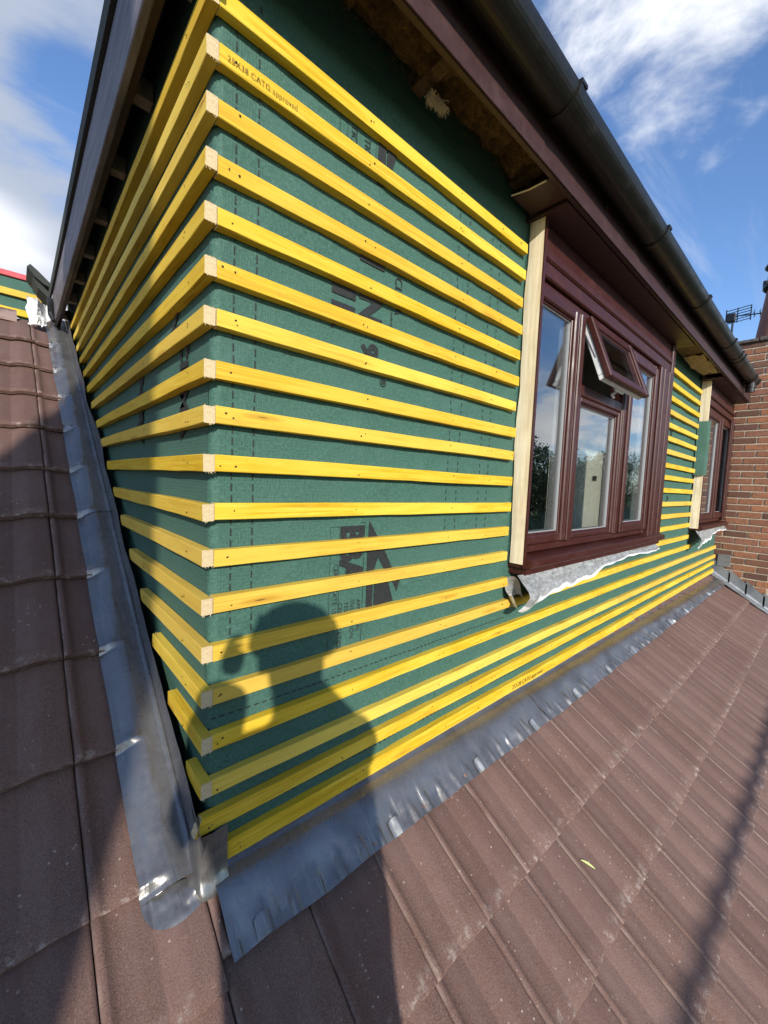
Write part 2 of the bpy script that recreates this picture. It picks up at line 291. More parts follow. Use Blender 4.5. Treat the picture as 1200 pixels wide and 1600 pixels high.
b = NB('skin'); b.col((0.50, 0.30, 0.21)); b.set(Roughness=0.55)
b = NB('jacket'); b.col(b.ramp(b.noise(b.wcoord(), 12, 4), [(0.3, (0.030, 0.036, 0.050)), (0.7, (0.050, 0.058, 0.075))])); b.set(Roughness=0.85)
b = NB('trousers'); b.col((0.045, 0.042, 0.038)); b.set(Roughness=0.9)
b = NB('phone_black'); b.col((0.015, 0.015, 0.017)); b.set(Roughness=0.25)

# ------------------------------------------------------------------ mesh helpers
def link(name, me, parent=None, mats=()):
    o = bpy.data.objects.new(name, me); col.objects.link(o)
    if parent: o.parent = parent
    if me is not None and not me.materials:
        for m in mats: me.materials.append(MATS[m])
    return o
def mesh(verts, faces, name='m', smooth=False, fm=None):
    me = bpy.data.meshes.new(name); me.from_pydata([tuple(v) for v in verts], [], faces); me.update()
    if smooth:
        for p in me.polygons: p.use_smooth = True
    if fm:
        for p, k in zip(me.polygons, fm): p.material_index = k
    return me
def empty(name, loc=(0, 0, 0), label=None, cat=None, group=None):
    o = bpy.data.objects.new(name, None); o.location = loc; o.empty_display_size = 0.1; col.objects.link(o)
    return tag(o, label, cat, group)
def tag(o, label=None, cat=None, group=None, kind=None):
    if label: o['label'] = label
    if cat: o['category'] = cat
    if group: o['group'] = group
    if kind: o['kind'] = kind
    return o
class MB:
    def __init__(s): s.v = []; s.f = []; s.m = []
    def box(s, x0, x1, y0, y1, z0, z1, mi=0, bev=0.0):
        if bev <= 0:
            k = len(s.v)
            s.v += [(x, y, z) for z in (z0, z1) for y in (y0, y1) for x in (x0, x1)]
            q = [(0, 2, 3, 1), (4, 5, 7, 6), (0, 1, 5, 4), (2, 6, 7, 3), (0, 4, 6, 2), (1, 3, 7, 5)]
            s.f += [tuple(k+i for i in t) for t in q]; s.m += [mi]*6
        else:
            bm = bmesh.new(); bmesh.ops.create_cube(bm, size=1)
            for v in bm.verts: v.co = Vector(((x0+x1)/2+v.co.x*(x1-x0), (y0+y1)/2+v.co.y*(y1-y0), (z0+z1)/2+v.co.z*(z1-z0)))
            bmesh.ops.bevel(bm, geom=bm.edges[:], offset=bev, segments=1, affect='EDGES', profile=0.5)
            s.add_bm(bm, mi)
        return s
    def add_bm(s, bm, mi=0):
        bm.verts.index_update(); k = len(s.v); s.v += [tuple(v.co) for v in bm.verts]
        for f in bm.faces: s.f.append(tuple(k+v.index for v in f.verts)); s.m.append(mi)
        bm.free(); return s
    def tube(s, pts, r, n=10, mi=0, cap=True):
        pts = [Vector(p) for p in pts]; rs = r if isinstance(r, (list, tuple)) else [r]*len(pts); k = len(s.v)
        for i, p in enumerate(pts):
            t = (pts[min(i+1, len(pts)-1)] - pts[max(i-1, 0)]).normalized()
            a = t.cross(Vector((0, 0, 1)) if abs(t.z) < 0.9 else Vector((1, 0, 0))).normalized(); c = t.cross(a)
            for j in range(n): s.v.append(tuple(p + rs[i]*(cos(2*pi*j/n)*a + sin(2*pi*j/n)*c)))
        for i in range(len(pts)-1):
            for j in range(n): s.f.append((k+i*n+j, k+i*n+(j+1) % n, k+(i+1)*n+(j+1) % n, k+(i+1)*n+j)); s.m.append(mi)
        if cap: s.f += [tuple(k+j for j in range(n))[::-1], tuple(k+(len(pts)-1)*n+j for j in range(n))]; s.m += [mi, mi]
        return s
    def prism(s, prof, axis, a0, a1, mi=0, closed=True):
        """extrude a 2-D profile along an axis; prof gives the two other coordinates in order"""
        k = len(s.v); n = len(prof)
        for a in (a0, a1):
            for p, q in prof:
                s.v.append((a, p, q) if axis == 'X' else (p, a, q) if axis == 'Y' else (p, q, a))
        for j in range(n if closed else n-1):
            s.f.append((k+j, k+(j+1) % n, k+n+(j+1) % n, k+n+j)); s.m.append(mi)
        if closed: s.f += [tuple(k+j for j in range(n))[::-1], tuple(k+n+j for j in range(n))]; s.m += [mi, mi]
        return s
    def me(s, smooth=False):
        me = mesh(s.v, s.f, smooth=smooth, fm=s.m)
        bm = bmesh.new(); bm.from_mesh(me); bmesh.ops.recalc_face_normals(bm, faces=bm.faces[:]); bm.to_mesh(me); bm.free()
        return me
    def build(s, name, mats, parent=None, smooth=False):
        return link(name, s.me(smooth), parent, (mats,) if isinstance(mats, str) else mats)
def grid(nu, nv, fn, name='g', smooth=True, uv=True, thick=0):
    vs = [fn(i/(nu-1), j/(nv-1)) for j in range(nv) for i in range(nu)]
    fs = [(j*nu+i, j*nu+i+1, (j+1)*nu+i+1, (j+1)*nu+i) for j in range(nv-1) for i in range(nu-1)]
    me = mesh(vs, fs, name, smooth)
    if uv:
        l = me.uv_layers.new(name='UVMap')
        for lp in me.loops:
            i, j = lp.vertex_index % nu, lp.vertex_index // nu; l.data[lp.index].uv = (i/(nu-1), j/(nv-1))
    return me
def sm(t): t = max(0, min(1, t)); return t*t*(3-2*t)
def nz(x, y=0, z=0): return noise.noise(Vector((x, y, z)))

# ------------------------------------------------------------------ main roof
PR = radians(33.5); Z0 = -0.03; CP, SP = cos(PR), sin(PR)
def RP(x, s, h=0.0): return Vector((x, s*CP - h*SP, Z0 + s*SP + h*CP))
PITCHX = 0.2165; X0 = -0.0135
NOSE = [-2.020, -1.762, -1.504, -1.246, -0.988, -0.730, -0.470, -0.215, 0.031, 0.373, 0.706, 1.056, 1.411, 1.754, 2.134, 2.502, 2.879, 3.300]
TL = 0.45
PROF = [(u, h*1.25) for u, h in ((0.0, 0.004), (0.012, 0.009), (0.05, 0.0115), (0.085, 0.010), (0.115, 0.0045), (0.17, 0.0020), (0.30, 0.0), (0.475, 0.0), (0.495, -0.0012), (0.515, 0.0008), (0.60, 0.0055), (0.68, 0.0095), (0.76, 0.0105), (0.95, 0.0105), (0.985, 0.0095), (0.992, 0.004))]
def prof(u):
    u = u % 1.0
    for (a, p), (c, q) in zip(PROF, PROF[1:]):
        if a <= u <= c: return p + (q-p)*(u-a)/(c-a)
    return 0.004
HN = 0.040; DROP = 0.080; HB = -0.031
def surf(x, s):
    nb = NOSE[0]
    for q in NOSE:
        if q <= s: nb = q
    return HB + HN - DROP*(s-nb) + prof((x-X0)/PITCHX)
def tile_mesh(seed):
    vs, fs = [], []
    nu = len(PROF); ss = [0.0, 0.004, 0.05, 0.20, 0.34, TL]; rr = random.Random(seed)
    for j, s in enumerate(ss):
        for u, h in PROF:
            hh = HN - DROP*s + h - (0.0025 if j == 0 else 0)
            ds = 0.0016*nz(u*9, seed*3.1) + 0.0012*nz(u*31, seed) if j <= 1 else 0
            vs.append((u*PITCHX + (0.0006*nz(s*13, seed, 5) if u in (0.0, 0.992) else 0), s + ds, hh + 0.0007*nz(u*5+seed, s*8)))
    for j in range(len(ss)-1):
        for i in range(nu-1): fs.append((j*nu+i, j*nu+i+1, (j+1)*nu+i+1, (j+1)*nu+i))
    k = len(vs)                                     # nose face and side faces, 14 mm thick
    for u, h in PROF: vs.append((u*PITCHX, 0.003, HN + h - 0.0215))
    for i in range(nu-1): fs.append((i, k+i, k+i+1, i+1))
    k2 = len(vs)
    for s in (0.0, TL):
        for u in (0.0, 0.992): vs.append((u*PITCHX, s, HN - DROP*s + 0.004 - 0.020))
    fs += [(0, (len(ss)-1)*nu, k2+2, k2), (nu-1, k2+1, k2+3, len(ss)*nu-1)]
    me = mesh(vs, fs, 'tile', True)
    for p in me.polygons:
        if p.index >= (len(ss)-1)*(nu-1): p.use_smooth = False
    me.materials.append(MATS['concrete_tile']); return me
TM = [tile_mesh(i) for i in range(5)]
roof = tag(MB().prism([(RP(0, -2.1, HB-0.012).y, RP(0, -2.1, HB-0.012).z), (RP(0, 3.80, HB-0.012).y, RP(0, 3.80, HB-0.012).z), (RP(0, 3.80, -0.12).y, RP(0, 3.80, -0.12).z), (RP(0, -2.1, -0.12).y, RP(0, -2.1, -0.12).z)], 'X', -4.2, 6.16).build('roof', 'roof_underlay'), 'main roof slope of brown interlocking concrete tiles', kind='structure')
def tile_matrix(k, nb):
    o = RP(X0 + k*PITCHX, nb, HB)
    m = Matrix(((1, 0, 0), (0, CP, -SP), (0, SP, CP))).to_4x4(); m.translation = o
    return m @ Matrix.Rotation(radians(random.gauss(0, 0.12)), 4, 'Z') @ Matrix.Rotation(radians(random.gauss(0, 0.16)), 4, 'Y')
spare = MB()
for nb in NOSE:
    for k in range(-19, 29):
        if k >= 0 and nb > -0.2: continue
        nb0 = nb
        if k >= 0 and abs(nb+0.215) < 1e-6: nb = -0.165
        show = (k >= -5 and (nb > -0.9 or (nb > -1.3 and k >= -2)))
        m = tile_matrix(k, nb); nb = nb0
        if show:
            o = bpy.data.objects.new('roof_tile', TM[(k*7 + int(nb*100)) % 5]); col.objects.link(o); o.parent = roof; o.matrix_world = m
        else:
            me = TM[(k*3 + int(nb*100)) % 5]; q = len(spare.v)
            spare.v += [tuple(m @ v.co) for v in me.vertices]; spare.f += [tuple(q+i for i in p.vertices) for p in me.polygons]; spare.m += [0]*len(me.polygons)
rest = link('roof_tiles_beyond', mesh(spare.v, spare.f, smooth=False), roof, ('concrete_tile',)); rest['kind'] = 'stuff'
rb = MB()
for i in range(9):                                   # ridge capping at the head of the slope
    x = -0.30 - i*0.45; c = RP(0, 3.80, 0.0)
    rb.prism([(c.y + 0.02 + 0.13*cos(a), c.z - 0.085 + 0.11*sin(a)) for a in [pi*j/8 for j in range(9)]], 'X', x-0.44, x)
rb.build('ridge_capping', 'concrete_tile', roof)

# ------------------------------------------------------------------ dormer
dormer = empty('dormer', (0, 0, 0), 'large flat-roofed dormer with green membrane, yellow battens and red-brown windows', 'dormer')
XW = 6.13; ZT = 2.30; HR = 0.02
W1 = (1.30, 3.40, 0.585, 2.06); W2 = (4.66, 6.12, 0.585, 2.06)
# membrane: front face in strips round the window openings, rounded corner, cheek
def memb_y(x, z):
    r = 1-abs(nz(x*2.3+z*1.1, z*3.4-x*1.7, 8))*2.2; r2 = 1-abs(nz(x*5.1-z*2.2, z*6.0+x*2.0, 3))*2.4
    return 0.0032*nz(x*3.1, z*4.0) + 0.0012*nz(x*11, z*13, 4) - 0.0030*max(0, r)**5 - 0.0022*max(0, r2)**6 - 0.0018*sm((0.632 + 0.012*nz(x*4, 2) - z)/0.004)
def membrane():
    V, Fc = [], []
    def patch(fn, nu, nv):
        k = len(V)
        for j in range(nv):
            for i in range(nu): V.append(fn(i/(nu-1), j/(nv-1)))
        for j in range(nv-1):
            for i in range(nu-1): Fc.append((k+j*nu+i, k+j*nu+i+1, k+(j+1)*nu+i+1, k+(j+1)*nu+i))
    def front(x0, x1, z0, z1):
        patch(lambda u, v: (x0+(x1-x0)*u, memb_y(x0+(x1-x0)*u, z0+(z1-z0)*v), z0+(z1-z0)*v), max(2, int((x1-x0)/0.018)), max(2, int((z1-z0)/0.012)))
    front(HR, W1[0], -0.10, ZT); front(W1[0], W1[1], -0.10, W1[2]); front(W1[1], W2[0], -0.10, ZT); front(W2[0], XW, -0.10, W2[2])
    def corner(u, v):
        a = pi/2*u; z = -0.10 + (ZT+0.10)*v; r = HR*(1+0.12*nz(z*5, 2))
        d = memb_y(HR, z)
        return (HR - r*sin(a)*1.0, HR - HR*cos(a) + d*(1-u), z)
    patch(corner, 7, 60)
    patch(lambda u, v: (0.0 + 0.002*nz((HR+3.2*u)*3, v*9, 7)*min(1, u*20), HR + 3.2*u, -0.10 + (ZT+0.10)*v), 80, 60)
    # returns into the window reveals
    patch(lambda u, v: (W1[0]-0.012, -0.03*u, 0.62+1.43*v), 2, 20)
    return mesh(V, Fc, 'membrane', True)
link('membrane', membrane(), dormer, ('green_membrane',))

lp = grid(60, 8, lambda u, v: (0.62 + 0.65*u, memb_y(0.62+0.65*u, 0.66) - 0.003 - 0.0075*v**2*(0.5+abs(nz(u*9, 5))), 0.665 + 0.02*u - (0.062 + 0.012*nz(u*7, 2) - 0.018*u)*v)); link('membrane_lap', lp, dormer, ('green_membrane',))
# ---- battens
TOPS = [1.951, 1.844, 1.734, 1.624, 1.518, 1.411, 1.307, 1.196, 1.099, 0.991, 0.882, 0.776, 0.668, 0.553, 0.449, 0.336, 0.225, 0.140, 0.048]
BH, BD = 0.038, 0.025
def batten_mesh(L, h=BH, d=BD, seed=0, taper0=0.0):
    """local: x along the length, y depth (outer face at -d), z from -h to 0"""
    rr = random.Random(seed); n = max(3, int(L/0.10)); c = 0.0014
    cs = [(0, -c), (0, -h+c), (-c, -h), (-d+c, -h), (-d, -h+c), (-d, -c), (-d+c, 0), (-c, 0)]
    V, Fc, fm = [], [], []
    for i in range(n+1):
        x = L*i/n; w = 0.0030*nz(x*1.5, seed*5.3); w2 = 0.0022*nz(x*1.3, seed*2.1, 9)
        for (y, z) in cs:
            e = 0.0006*rr.uniform(-1, 1)
            xx = x + (taper0*(z/h) if i == 0 else 0)
            V.append((xx, y + w2 + (e if y < -d/2 else 0), z + w + e))
    for i in range(n):
        for j in range(8): Fc.append((i*8+j, i*8+(j+1) % 8, (i+1)*8+(j+1) % 8, (i+1)*8+j)); fm.append(0)
    Fc.append(tuple(range(8))[::-1]); fm.append(1); Fc.append(tuple(n*8+j for j in range(8))); fm.append(1)
    for e, sx in ((0, -1), (L, 1)):                  # saw splinters round the cut ends
        for q in range(7):
            y = -rr.uniform(0.002, d-0.002); lo = rr.random() < 0.7; z = -h+0.001 if lo else -0.001; k = len(V); ln = rr.uniform(0.002, 0.007); wd = rr.uniform(0.0008, 0.0018)
            V += [(e - sx*0.002, y-wd, z), (e - sx*0.002, y+wd, z), (e + sx*rr.uniform(0, 0.003), y + rr.uniform(-0.002, 0.002), z + (-ln if lo else ln*0.7)), (e - sx*0.004, y, z)]
            Fc += [(k, k+1, k+2), (k, k+3, k+2), (k+1, k+2, k+3)]; fm += [1, 1, 1]
    me = mesh(V, Fc, 'batten', False, fm)
    bm = bmesh.new(); bm.from_mesh(me); bmesh.ops.recalc_face_normals(bm, faces=bm.faces[:]); bm.to_mesh(me); bm.free()
    me.materials.append(MATS['batten_wood']); me.materials.append(MATS['end_grain']); return me
def nails(parent, xs, h=BH, d=BD, rr=random):
    m = MB()
    for x in xs:
        for q in range(rr.choice((1, 1, 2))):
            cx = x + rr.uniform(-0.02, 0.02); cz = -h*rr.uniform(0.25, 0.75); r = rr.uniform(0.0014, 0.0024); k = len(m.v)
            m.v += [(cx + r*1.4*cos(a), -d-0.0012-0.0012*(1 if j % 2 else 0), cz + r*sin(a)) for j, a in enumerate([2*pi*j/7 for j in range(7)])]; m.f.append(tuple(range(k, k+7))); m.m.append(0)
    o = m.build('nail_marks', 'dark_nail', parent); o['kind'] = 'stuff'
cnt = [0]
def front_batten(x0, x1, top, h=BH, d=BD, tilt=0.0, taper=0.0, nail=True, y=-0.001):
    cnt[0] += 1; rr = random.Random(cnt[0]*7+1)
    o = link('batten', batten_mesh(x1-x0, h, d, cnt[0], taper), dormer); o.location = (x0, y, top)
    o.rotation_euler = (radians(rr.gauss(0, 0.9)), radians(-tilt + rr.gauss(0, 0.05)), 0)
    if nail: nails(o, [v for v in (0.03, 0.42, 0.83, 1.07, 1.22, 1.75, 2.3, 2.8) if v < x1-x0-0.01], h, d, rr)
    return o
row_tops = []
FB = {}
for k, z in enumerate(TOPS, 1):
    r = random.Random(k*13)
    if k <= 13: FB[k] = front_batten(0.0008, 1.252 + r.uniform(-0.008, 0.007) + (0.010 if k == 1 else 0), z, y=-0.0006)
    elif k == 14: FB[k] = front_batten(0.0008, 1.268, z)
    elif k == 15:
        FB[k] = front_batten(0.0008, 1.315, z); front_batten(1.325, 4.76, z-0.004)
    elif k == 16:
        FB[k] = front_batten(0.0008, 3.52, z); front_batten(3.524, 6.10, z-0.002)
    elif k == 17:
        FB[k] = front_batten(0.0008, 2.71, z); front_batten(2.714, 6.12, z-0.002)
    elif k == 18:
        FB[k] = front_batten(-0.022, 3.90, z, taper=0.016, h=0.040); front_batten(3.905, 6.08, z-0.003)
    else:
        FB[k] = front_batten(0.033, 3.1, z, h=0.048, taper=-0.004); front_batten(3.104, 6.08, z-0.002, h=0.046)
    if k <= 14: front_batten(3.36, 4.597 + r.uniform(-0.015, 0.015), z + r.uniform(-0.004, 0.004), nail=False)
TP = tan(PR); UPS = 0.200                            # lead upstand height (vertical) against the cheek
for k, z in enumerate(TOPS[:18], 1):
    yend = (z - BH*0.5 - (Z0 + UPS)) / TP + 0.03
    L = yend + 0.0255 if k != 17 else yend + 0.0255
    if L < 0.04: continue
    cnt[0] += 1; rr = random.Random(cnt[0]*3)
    o = link('batten', batten_mesh(L, BH, BD, cnt[0]+50), dormer)
    # local x -> +Y (world), local -y -> -X
    o.matrix_world = Matrix.Translation((-0.0006, -0.0262 + rr.uniform(-0.0015, 0.002), z + rr.uniform(-0.002, 0.002))) @ Matrix(((0, 1, 0, 0), (1, 0, 0, 0), (0, 0, 1, 0), (0, 0, 0, 1))) @ Matrix.Rotation(radians(rr.gauss(0, 0.8)), 4, 'X')
    nails(o, [v for v in (0.12, 0.55, 0.98, 1.5, 2.0) if v < L-0.02], BH, BD, rr)

# ---- lettering helper: flat text turned into a mesh
def text_mesh(body, size, offset=0.0, xscale=1.0):
    cu = bpy.data.curves.new('t', 'FONT'); cu.body = body; cu.size = size; cu.offset = offset; cu.resolution_u = 3
    o = bpy.data.objects.new('t', cu); col.objects.link(o); bpy.context.view_layer.update()
    dg = bpy.context.evaluated_depsgraph_get(); me = bpy.data.meshes.new_from_object(o.evaluated_get(dg)); bpy.data.objects.remove(o)
    for v in me.vertices: v.co.x *= xscale
    return me
# ink stamps along two battens
def stamp(parent, body, size, x, z, d=BD):
    me = text_mesh(body, size, -0.0001); me.materials.clear()
    o = link('stamp', me, parent, ('batten_ink',)); o.rotation_euler = (pi/2, 0, 0); o.location = (x, -d-0.0022, z)
stamp(FB[2], '25X38 CATG approved', 0.0172, 0.016, -0.026)
stamp(FB[19], '25X38 CATG approved', 0.030, 1.33, -0.036)
# membrane print (reads downwards)
PRN = []
def mprint(body, size, x, z, offset=0.0, xs=1.0, cheek=False):
    me = text_mesh(body, size, offset, xs)
    for v in me.vertices:
        a, c = v.co.x, v.co.y                       # turned a quarter clockwise: text x runs down, text y runs right
        if cheek: v.co = Vector((-0.0042, x - c, z - a))
        else: v.co = Vector((x + c, memb_y(x + c, z - a) - 0.0030, z - a))
    me.materials.clear(); o = link('printed_lettering', me, dormer, ('membrane_print',)); return o
mprint('BBA', 0.113, 0.374, 0.815, 0.0058, 0.84)
mprint('CERTIFICATE 10/', 0.021, 0.347, 0.704)
for i, wd in enumerate(('APPROVAL', 'INSPECTION', 'TESTING', 'CERTIFICATION')): mprint(wd, 0.021, 0.436 - i*0.023, 0.586)
mprint('I', 0.110, 0.414, 1.600, 0.010); mprint('N', 0.112, 0.414, 1.492, 0.006); mprint('CLIMA', 0.043, 0.545, 1.577, 0, 0.92); mprint('control', 0.017, 0.530, 1.474)
mprint('I R', 0.090, 0.324, 1.480, 0.010); mprint('99', 0.085, 0.425, 1.352, 0.004, 1.0); mprint('\u00ae', 0.034, 0.498, 1.262, 0.0004)
mprint('TION', 0.030, 0.362, 1.912); mprint('TION', 0.030, 0.408, 1.902);
mprint('IN3', 0.10, 0.30, 1.42, 0.004, cheek=True); mprint('CLIMA', 0.09, 0.22, 1.30, 0.003, cheek=True); mprint('V', 0.15, 0.75, 1.14, 0.006, cheek=True); mprint('NIR', 0.085, 0.70, 1.27, 0.004, cheek=True)
mprint('M', 0.08, 3.70, 1.62, 0.004); mprint('ZIII', 0.07, 3.72, 1.50, 0.004); mprint('A', 0.07, 3.78, 0.93, 0.004)
pr = MB()
def quad2(pts):
    k = len(pr.v); pr.v += [(x, memb_y(x, z) - 0.0028, z) for x, z in pts]; pr.f.append(tuple(range(k, k+len(pts)))); pr.m.append(0)
def bar(x0, x1, z0, z1): quad2([(x0, z0), (x1, z0), (x1, z1), (x0, z1)])
# certificate mark: folded triangle
quad2([(0.474, 0.826), (0.472, 0.662), (0.500, 0.662), (0.530, 0.742)]); quad2([(0.474, 0.826), (0.540, 0.735), (0.588, 0.655), (0.552, 0.655), (0.502, 0.735)])
quad2([(0.474, 0.645), (0.474, 0.552), (0.500, 0.552), (0.500, 0.645)]); quad2([(0.506, 0.640), (0.506, 0.552), (0.590, 0.556), (0.560, 0.640)]); quad2([(0.575, 0.640), (0.622, 0.632), (0.604, 0.585)])
for x in (0.334, 0.366, 0.458): bar(x-0.0006, x+0.0006, 0.40, 0.812)
bar(0.334, 0.366, 0.811, 0.8122); bar(0.44, 0.458, 0.8205, 0.8217)
for x in (0.325, 0.350, 0.450): bar(x-0.0006, x+0.0006, 1.80, 2.0)
bar(0.456, 0.486, 1.80, 1.93); quad2([(0.492, 1.80), (0.492, 1.93), (0.535, 1.93)])
z = 2.0
while z > 0.42:                                     # dashed overlap guides
    for x, l in ((0.047, 0.017), (0.100, 0.017)):
        if z > 0.50: bar(x-0.0017, x+0.0017, z-l, z)
    for x in (0.840, 0.900, 1.040, 1.097):
        if z > 0.78: bar(x-0.0013, x+0.0013, z-0.014, z)
    z -= 0.0268
for zz, xa, xb in ((0.363, 0.005, 1.28), (0.080, 0.055, 4.2)):
    x = xa
    while x < xb: bar(x, x+0.013, zz-0.0016, zz+0.0016); x += 0.0215
pr.build('printed_dashes', 'membrane_print', dormer)['kind'] = 'stuff'
pc = MB()
y = 0.03
while y < 0.75:
    pc.box(-0.0046, -0.0040, y, y+0.006, 0.862, 0.866); y += 0.0115
pc.build('printed_dashes', 'membrane_print', dormer)['kind'] = 'stuff'

# ---- windows
def ogee(y0, y1, z0, z1): return [(y0, z0), (y1, z0), (y1, z1), (y0, z1)]
def frame_rect(m, x0, x1, z0, z1, w, yb, yf, wt=None, wb=None, bev=0.006, wl=None):
    """four members, front face at yf (more negative), stiles full height, rails between"""
    wt = wt or w; wb = wb or w; wl = wl or w; bl_ = min(bev, wl*0.3)
    m.box(x0, x0+wl, yf, yb, z0, z1, 0, bl_); m.box(x1-w, x1, yf, yb, z0, z1, 0, bev)
    m.box(x0+wl-0.001, x1-w+0.001, yf+0.002, yb, z0, z0+wb, 0, bev); m.box(x0+wl-0.001, x1-w+0.001, yf+0.002, yb, z1-wt, z1, 0, bev)
def glazed(win, name, x0, x1, z0, z1, w, yb, yf, mat='rosewood_upvc', step=0.012, wl=None):
    """a light: outer rail, inner stepped bead, gasket, pane"""
    wl = wl or w
    m = MB(); frame_rect(m, x0, x1, z0, z1, w, yb, yf, wl=wl)
    frame_rect(m, x0+wl-0.002, x1-w+0.002, z0+w-0.002, z1-w+0.002, step, yb, yf+0.014, bev=0.003)
    f = m.build(name, mat, win)
    q = w + step - 0.003; ql = wl + step - 0.003; g = MB(); frame_rect(g, x0+ql, x1-q, z0+q, z1-q, 0.004, yb-0.006, yf+0.022, bev=0); g.build('gasket', 'grey_gasket', win)
    p = MB(); p.box(x0+ql+0.002, x1-q-0.002, yf+0.030, yf+0.034, z0+q+0.002, z1-q-0.002); p.build('pane', 'window_glass', win)
    return f
R = 'rosewood_upvc'
YF = -0.060
w1 = MB(); frame_rect(w1, 1.297, 3.03, 0.655, 1.835, 0.034, 0.02, YF+0.006, bev=0.004, wl=0.014)
win1 = w1.build('window', R, dormer); win1['label'] = 'three-light red-brown window with its small top vent open'
m = MB(); m.box(1.715, 1.792, YF, 0.02, 0.685, 1.805, 0, 0.006); m.box(1.728, 1.779, YF-0.008, YF+0.004, 0.687, 1.803, 0, 0.005); m.build('mullion', R, win1)
m = MB(); m.box(2.392, 2.462, YF, 0.02, 0.685, 1.805, 0, 0.006); m.box(2.403, 2.451, YF-0.006, YF+0.004, 0.687, 1.803, 0, 0.004); m.build('mullion', R, win1)
m = MB(); m.box(1.793, 2.391, YF+0.004, 0.02, 1.425, 1.482, 0, 0.006); m.build('transom', R, win1)
glazed(win1, 'sash', 1.312, 1.714, 0.690, 1.801, 0.042, 0.015, YF-0.004, wl=0.004)
glazed(win1, 'fixed_light', 1.793, 2.391, 0.690, 1.424, 0.028, 0.015, YF+0.006)
glazed(win1, 'sash', 2.463, 2.996, 0.690, 1.801, 0.052, 0.015, YF-0.016)
# open top vent, hinged at its head
vent = MB(); H = 0.330
frame_rect(vent, 0, 0.600, -H, 0, 0.046, 0.012, -0.020, bev=0.005); frame_rect(vent, 0.044, 0.556, -H+0.044, -0.044, 0.012, 0.010, -0.008, bev=0.003)
vo = vent.build('vent_sash', R, win1); vo.location = (1.793, YF-0.004, 1.803); vo.rotation_euler = (radians(-20.5), 0, 0)
g = MB(); g.box(0.006, 0.594, 0.013, 0.040, -H+0.006, -H+0.030, 0, 0.003); g.box(0.006, 0.030, 0.013, 0.040, -H+0.031, -0.006, 0, 0.003); g.box(0.570, 0.594, 0.013, 0.040, -H+0.031, -0.006, 0, 0.003); g.build('inner_sash', 'white_upvc', vo)
g = MB(); g.box(0.055, 0.545, -0.002, 0.002, -H+0.055, -0.055); g.build('pane', 'window_glass', vo)
g = MB(); g.box(0.25, 0.37, 0.041, 0.055, -H+0.004, -H+0.030, 0, 0.004); g.tube([(0.31, 0.055, -H+0.017), (0.31, 0.085, -H+0.012), (0.36, 0.095, -H+0.008)], 0.008, 8); g.build('handle', 'white_upvc', vo)
g = MB(); g.tube([(1.800, YF+0.01, 1.74), (1.802, YF-0.055, 1.60)], 0.005, 6); g.build('stay', 'steel_tube', win1); g = MB(); g.tube([(2.386, YF+0.01, 1.74), (2.384, YF-0.055, 1.60)], 0.005, 6); g.build('stay', 'steel_tube', win1)
# head moulding, right hand fluted cover boards, sill
m = MB(); m.box(1.300, 3.37, -0.072, 0.01, 1.836, 1.900, 0, 0.006); m.box(1.300, 3.37, -0.078, 0.01, 1.902, 1.945, 0, 0.008); m.box(1.300, 3.37, -0.066, 0.01, 1.947, 2.046, 0, 0.004); m.build('head_trim', R, win1)
m = MB()
for i in range(5): m.box(3.032+i*0.062, 3.091+i*0.062, -0.082-0.006*(i % 2), 0.0, 0.60, 1.835 if i < 4 else 2.046, 0, 0.006)
m.build('cover_boards', R, win1)
m = MB(); m.prism([(0.02, 0.652), (-0.105, 0.640), (-0.118, 0.632), (-0.118, 0.605), (-0.108, 0.598), (0.02, 0.598)], 'X', 1.292, 3.33); m.prism([(0.0, 0.597), (-0.085, 0.597), (-0.085, 0.566), (0.0, 0.566)], 'X', 1.305, 3.32); m.build('sill', R, win1)
def liner(x, z0, z1, wav, yo=-0.083):
    n = 26
    def f(u, v):
        zz = z0 + (z1-z0)*v; back = -0.012 + wav*nz(zz*2.3, x) + wav*0.5*nz(zz*7, x); return (x, yo + (back-yo)*u, zz)
    me = grid(3, n, f, smooth=False); bm = bmesh.new(); bm.from_mesh(me); g = bmesh.ops.extrude_face_region(bm, geom=bm.faces[:]); bmesh.ops.translate(bm, vec=(0.012, 0, 0), verts=[v for v in g['geom'] if isinstance(v, bmesh.types.BMVert)]); bmesh.ops.recalc_face_normals(bm, faces=bm.faces[:]); bm.to_mesh(me); bm.free(); return me
lo = link('side_lining', liner(1.283, 0.615, 2.046, 0.016), win1, ('pale_timber',)); lo['label'] = 'bare cream timber lining at the left of the window'
MB().box(1.282, 1.300, -0.088, -0.0835, 0.60, 2.046).build('edge_bead', R, win1)
# second window by the brick wall
w2 = MB(); frame_rect(w2, 4.690, 6.10, 0.655, 1.835, 0.034, 0.02, YF+0.006, bev=0.004); win2 = w2.build('window', R, dormer); win2['label'] = 'far red-brown window next to the brick wall'
glazed(win2, 'sash', 4.725, 5.40, 0.690, 1.801, 0.060, 0.015, YF-0.010)
glazed(win2, 'sash', 5.47, 6.066, 0.690, 1.801, 0.060, 0.015, YF-0.010)
m = MB(); m.box(5.401, 5.469, YF, 0.02, 0.685, 1.805, 0, 0.006); m.build('mullion', R, win2)
m = MB(); m.box(4.665, 6.12, -0.072, 0.01, 1.836, 1.900, 0, 0.006); m.box(4.665, 6.12, -0.088, 0.01, 1.902, 1.945, 0, 0.008); m.box(4.665, 6.12, -0.066, 0.01, 1.947, 2.046, 0, 0.004); m.build('head_trim', R, win2)
m = MB()
for i in range(3): m.box(5.93+i*0.062, 5.989+i*0.062, -0.085-0.006*(i % 2), -0.066, 0.66, 1.834, 0, 0.004)
m.build('cover_boards', R, win2)
